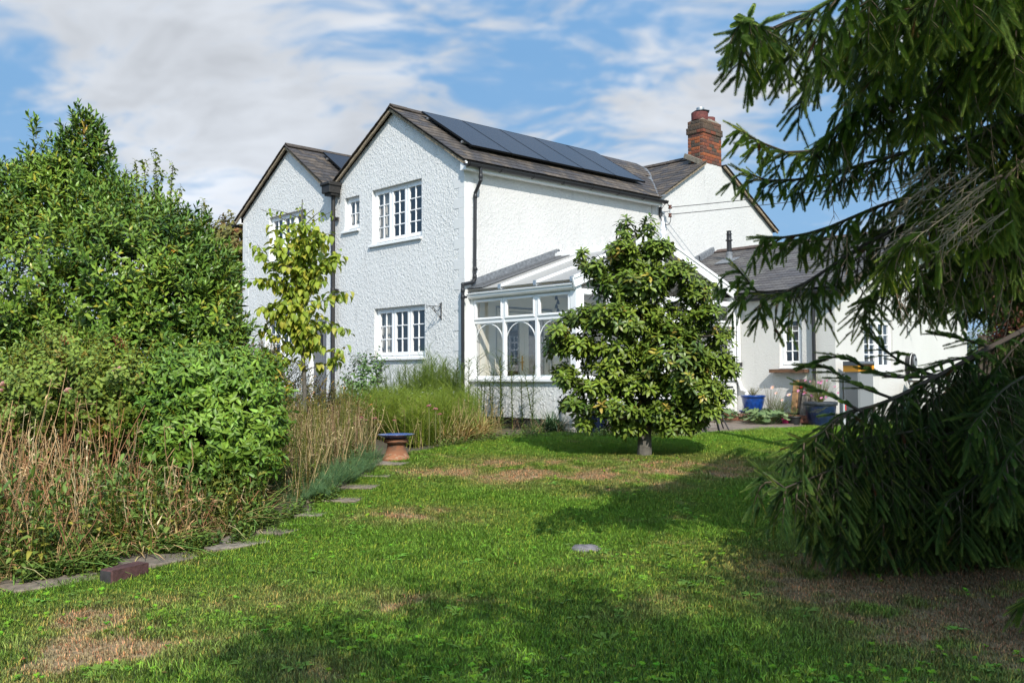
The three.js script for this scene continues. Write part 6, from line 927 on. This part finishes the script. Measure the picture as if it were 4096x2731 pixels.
// ---- plants on the patio
{
  reseed(30); const broad = (n, r) => { const l = []; for (let i = 0; i < n; i++) { const a = i * 2.4, s = rr(.7, 1.2), h = rr(.10, .28), d = r * Math.sqrt((i + .5) / n), o = V(Math.cos(a) * d, h, Math.sin(a) * d); l.push(stick(V(o.x * .4, 0, o.z * .4), o, .004, .003, [1, 1.1, .8], 4)); const k = []; const N = 14, pos = [0, 0, 0], col = [1.25, 1.2, 1.2], uv = [0, 0], idx = []; for (let j = 0; j <= N; j++) { const q = j / N * 5.9 - 2.95, R = .075 * s * (1 + .16 * Math.cos(q * 5)), y = .012 * Math.cos(q * 5) - R * R * 1.2; pos.push(R * Math.sin(q), y, R * Math.cos(q)); const v = rr(.85, 1.05); col.push(v, v, v); uv.push(0, 0); if (j) idx.push(0, j, j + 1); } const g = new THREE.BufferGeometry(); g.setAttribute('position', new THREE.Float32BufferAttribute(pos, 3)); g.setAttribute('color', new THREE.Float32BufferAttribute(col, 3)); g.setAttribute('uv', new THREE.Float32BufferAttribute(uv, 2)); g.setIndex(idx); g.computeVertexNormals(); g.applyMatrix4(new THREE.Matrix4().makeRotationFromEuler(new THREE.Euler(.45 + gauss() * .3, Math.PI / 2 - a + gauss() * .4, gauss() * .3, 'YXZ')).setPosition(o)); k.push(g); l.push(...k); } return l; };
  const m1 = leafMat(.6, .25); const squash = (name, label, x, z, n, r, c) => { const t = thing(name, label, 'plant', [x, .59, z]); const list = broad(n, r); let k = 0; for (let i = 0; i < list.length; i += 2) { const mt = pick(sqM); const a = new THREE.Mesh(list[i + 1], mt); a.name = 'leaf'; a.castShadow = a.receiveShadow = true; t.add(a); const s = new THREE.Mesh(list[i], mt); s.name = 'stalk'; a.add(s); } return t; };
  const sqM = [[.13, .20, .075], [.17, .24, .09], [.10, .16, .055], [.21, .28, .12]].map((c) => { const m = leafMat(.6, .25); m.color = C(...c); return m; });
  squash('leafy_clump', 'pale green broad leaved clump in front of the black trough', 4.30, -3.75, 60, .42); squash('leafy_clump', 'broad leaved clump spreading left by the brick edge', 3.85, -4.15, 34, .30); squash('leafy_clump', 'pale broad leaves against the white conservatory wall', 3.3, -3.9, 24, .28);
  const fine = (h, n, lf, w, spread) => { const l = []; for (let k = 0; k < n; k++) { const a = rnd() * 6.28, e = V(Math.cos(a) * spread * rnd(), h * rr(.6, 1), Math.sin(a) * spread * rnd()); l.push(stick(V(0, 0, 0), e, .003, .0012, [1, .9, .7], 3)); for (let i = 0; i < 24; i++) { const q = .2 + .8 * rnd(), g = leaf(lf * rr(.6, 1.2), w, { segs: 1, curl: .4, col: [rr(.8, 1.2), 1, .9] }); g.applyMatrix4(leafAt(g, e.clone().multiplyScalar(q), rr(-.2, 1), rnd() * 6.28)); l.push(g); } } return merge(l); };
  const plant = (name, label, pos, geo, col, flowers) => { const t = thing(name, label, 'plant', pos); const m = leafMat(.65, .25); m.color = C(...col); mesh('foliage', geo, m, t); if (flowers) { const fm = flowers.mat; for (const [x, y, z, s] of flowers.at) { const g = []; for (let i = 0; i < 7; i++) { const p = leaf(.032, .026, { segs: 2, fold: .1, curl: -.1, peak: .65 }); p.applyMatrix4(leafAt(p, V(0, 0, 0), .25, i * .9)); g.push(p); } const f = new THREE.Mesh(merge(g), fm); f.name = 'flower'; f.position.set(x, y, z); f.rotation.set(rr(.5, 1.2), rr(.2, 1.4), 0); f.scale.setScalar(s); f.castShadow = true; t.add(f); const d = new THREE.Mesh(new THREE.SphereGeometry(.009, 8, 6), std(L(.6, .4, .03), .8)); d.name = 'flower_centre'; f.add(d); } } return t; };
  const pk = leafMat(.7, .3); pk.vertexColors = false; pk.color = C(.68, .22, .50); const pale = leafMat(.7, .3); pale.vertexColors = false; pale.color = C(.80, .52, .48);
  const cosF = []; for (let i = 0; i < 26; i++) { const a = rnd() * 6.28, r = .2 + .22 * rnd(); cosF.push([Math.cos(a) * r, .18 + .38 * rnd() - r * .2, Math.sin(a) * r * .8 + .06, rr(.8, 1.25)]); }
  plant('cosmos', 'feathery cosmos with pink flowers in the big blue pot', [potBig[0], .98, potBig[2]], (() => { const l = [fine(.62, 90, .055, .006, .34)]; const d = fine(.5, 50, .055, .006, .5); d.rotateX(.2); l.push(d); const e = fine(.35, 20, .05, .0035, .3); e.rotateZ(Math.PI * .7); e.translate(.28, 0, .1); l.push(e); return merge(l); })(), [.17, .19, .055], { mat: pk, at: cosF });
  plant('mallow', 'thin stemmed mallow with pale pink flowers by the black pot', [4.28, .62, -4.4], fine(.62, 14, .06, .034, .26), [.15, .2, .06], { mat: pale, at: [[.2, .52, .1, 1.7], [-.18, .66, .05, 1.5], [-.1, .55, .06, 1.2], [.05, .42, .1, 1]] });
  plant('lavender', 'grey green lavender sprigs beside the stacked blue pots', [3.75, .75, -4.85], fine(.62, 40, .04, .009, .3), [.17, .17, .12]); plant('trailing_herb', 'green and rusty trailing herb in the upper blue pot', [3.42, 1.08, -4.75], fine(.2, 34, .05, .02, .26), [.17, .17, .05]); plant('grey_herb', 'pale variegated herb spilling over the pink pot', [4.45, .66, -4.25], fine(.2, 30, .03, .014, .22), [.30, .33, .2]); plant('trough_plant', 'mixed green seedlings in the black trough', [3.98, .74, -4.78], fine(.34, 60, .045, .022, .38), [.15, .19, .06]); plant('young_sapling', 'small leafy seedling in the black nursery pot', [4.62, .72, -4.22], fine(.22, 5, .07, .03, .1), [.14, .2, .05]);
}
// ---- trees behind the viewpoint: they shade the lawn and show in the window panes
{
  reseed(31); const clump = (() => { const l = []; for (let i = 0; i < 46; i++) { const v = V(gauss(), gauss(), gauss()).normalize().multiplyScalar(.42 * Math.cbrt(rnd())), g = leaf(.15, .10, { segs: 2, curl: .4, col: [1, 1, 1] }); g.applyMatrix4(leafAt(g, v, rr(-.9, .6), rnd() * 6.28)); l.push(g); } return merge(l); })(), m = leafMat(.6);
  const back = (label, foot, blobs, n) => { const t = thing('garden_tree', label, 'tree', [0, 0, 0], 0); const y = G(foot[0], foot[1]); const top = blobs[0]; mesh('trunk', [limb([V(foot[0], y - .1, foot[1]), V(foot[0] + .1, y + 2, foot[1]), V(top[0], top[1], top[2])], .2, .06), ...blobs.slice(1).map((b) => limb([V(foot[0] + .05, y + 2, foot[1]), V(mix(foot[0], b[0], .5), mix(y + 2.5, b[1], .5), mix(foot[1], b[2], .5)), V(b[0], b[1], b[2])], .08, .03))], M.bark, t);
    const it = []; const vol = blobs.map((b) => b[3] ** 2), tot = vol.reduce((a, b) => a + b, 0); for (let i = 0; i < n; i++) { let q = rnd() * tot, k = 0; while (k < blobs.length - 1 && (q -= vol[k]) > 0) k++; const b = blobs[k], v = V(gauss(), gauss() * .8, gauss()).normalize().multiplyScalar(b[3] * Math.cbrt(rnd())); it.push([pose(V(b[0], b[1], b[2]).add(v), V(gauss(), 1, gauss()), rnd() * 6, rr(.7, 1.3)), lerpC([.03, .06, .015], [.08, .12, .03], rnd())]); } scatter(t, 'crown', clump, m, it); };
  const on = (x, z, t, r) => { const y = G(x, z); return [x + SUN.x * t, y + SUN.y * t, z + SUN.z * t, r]; }; // a crown whose shade falls on (x, z)
  back('tall leafy tree behind the viewpoint shading the near lawn', [17.4, 13.6], [on(10.2, 8.0, 11, 1.0), on(11.0, 7.0, 11.5, 1.0), on(9.4, 9.0, 11, .5), on(11.8, 6.4, 11, 1.0)], 95);
  back('broad tree right of the viewpoint shading the spruce', [19.5, 8.6], [on(11.0, 4.6, 12, 1.0), on(10.0, 4.2, 12.5, .9), on(12.0, 5.2, 12, 1.0), on(11.4, 6.0, 11.5, .9), on(12.3, 4.4, 12.5, .9)], 340);
  // a tall boundary hedge behind the garden
  const h = stuff(thing('boundary_hedge', 'tall mixed hedge closing the garden behind the viewpoint', 'hedge')); const it = []; for (let i = 0; i < 2600; i++) { const q = rnd(); const x = q < .5 ? rr(-8, 24) : 24 + gauss() * .8, z = q < .5 ? 24 + gauss() * .8 : rr(12, 24); it.push([pose(V(x, rr(0, 3.4 + 1.4 * noise(x * .3, z * .3, 2)), z), V(gauss(), 1, gauss()), rnd() * 6, rr(1, 1.8)), lerpC([.03, .06, .015], [.09, .13, .03], rnd())]); } scatter(h, 'foliage', clump, m, it);
}
renderer.render(scene, camera);
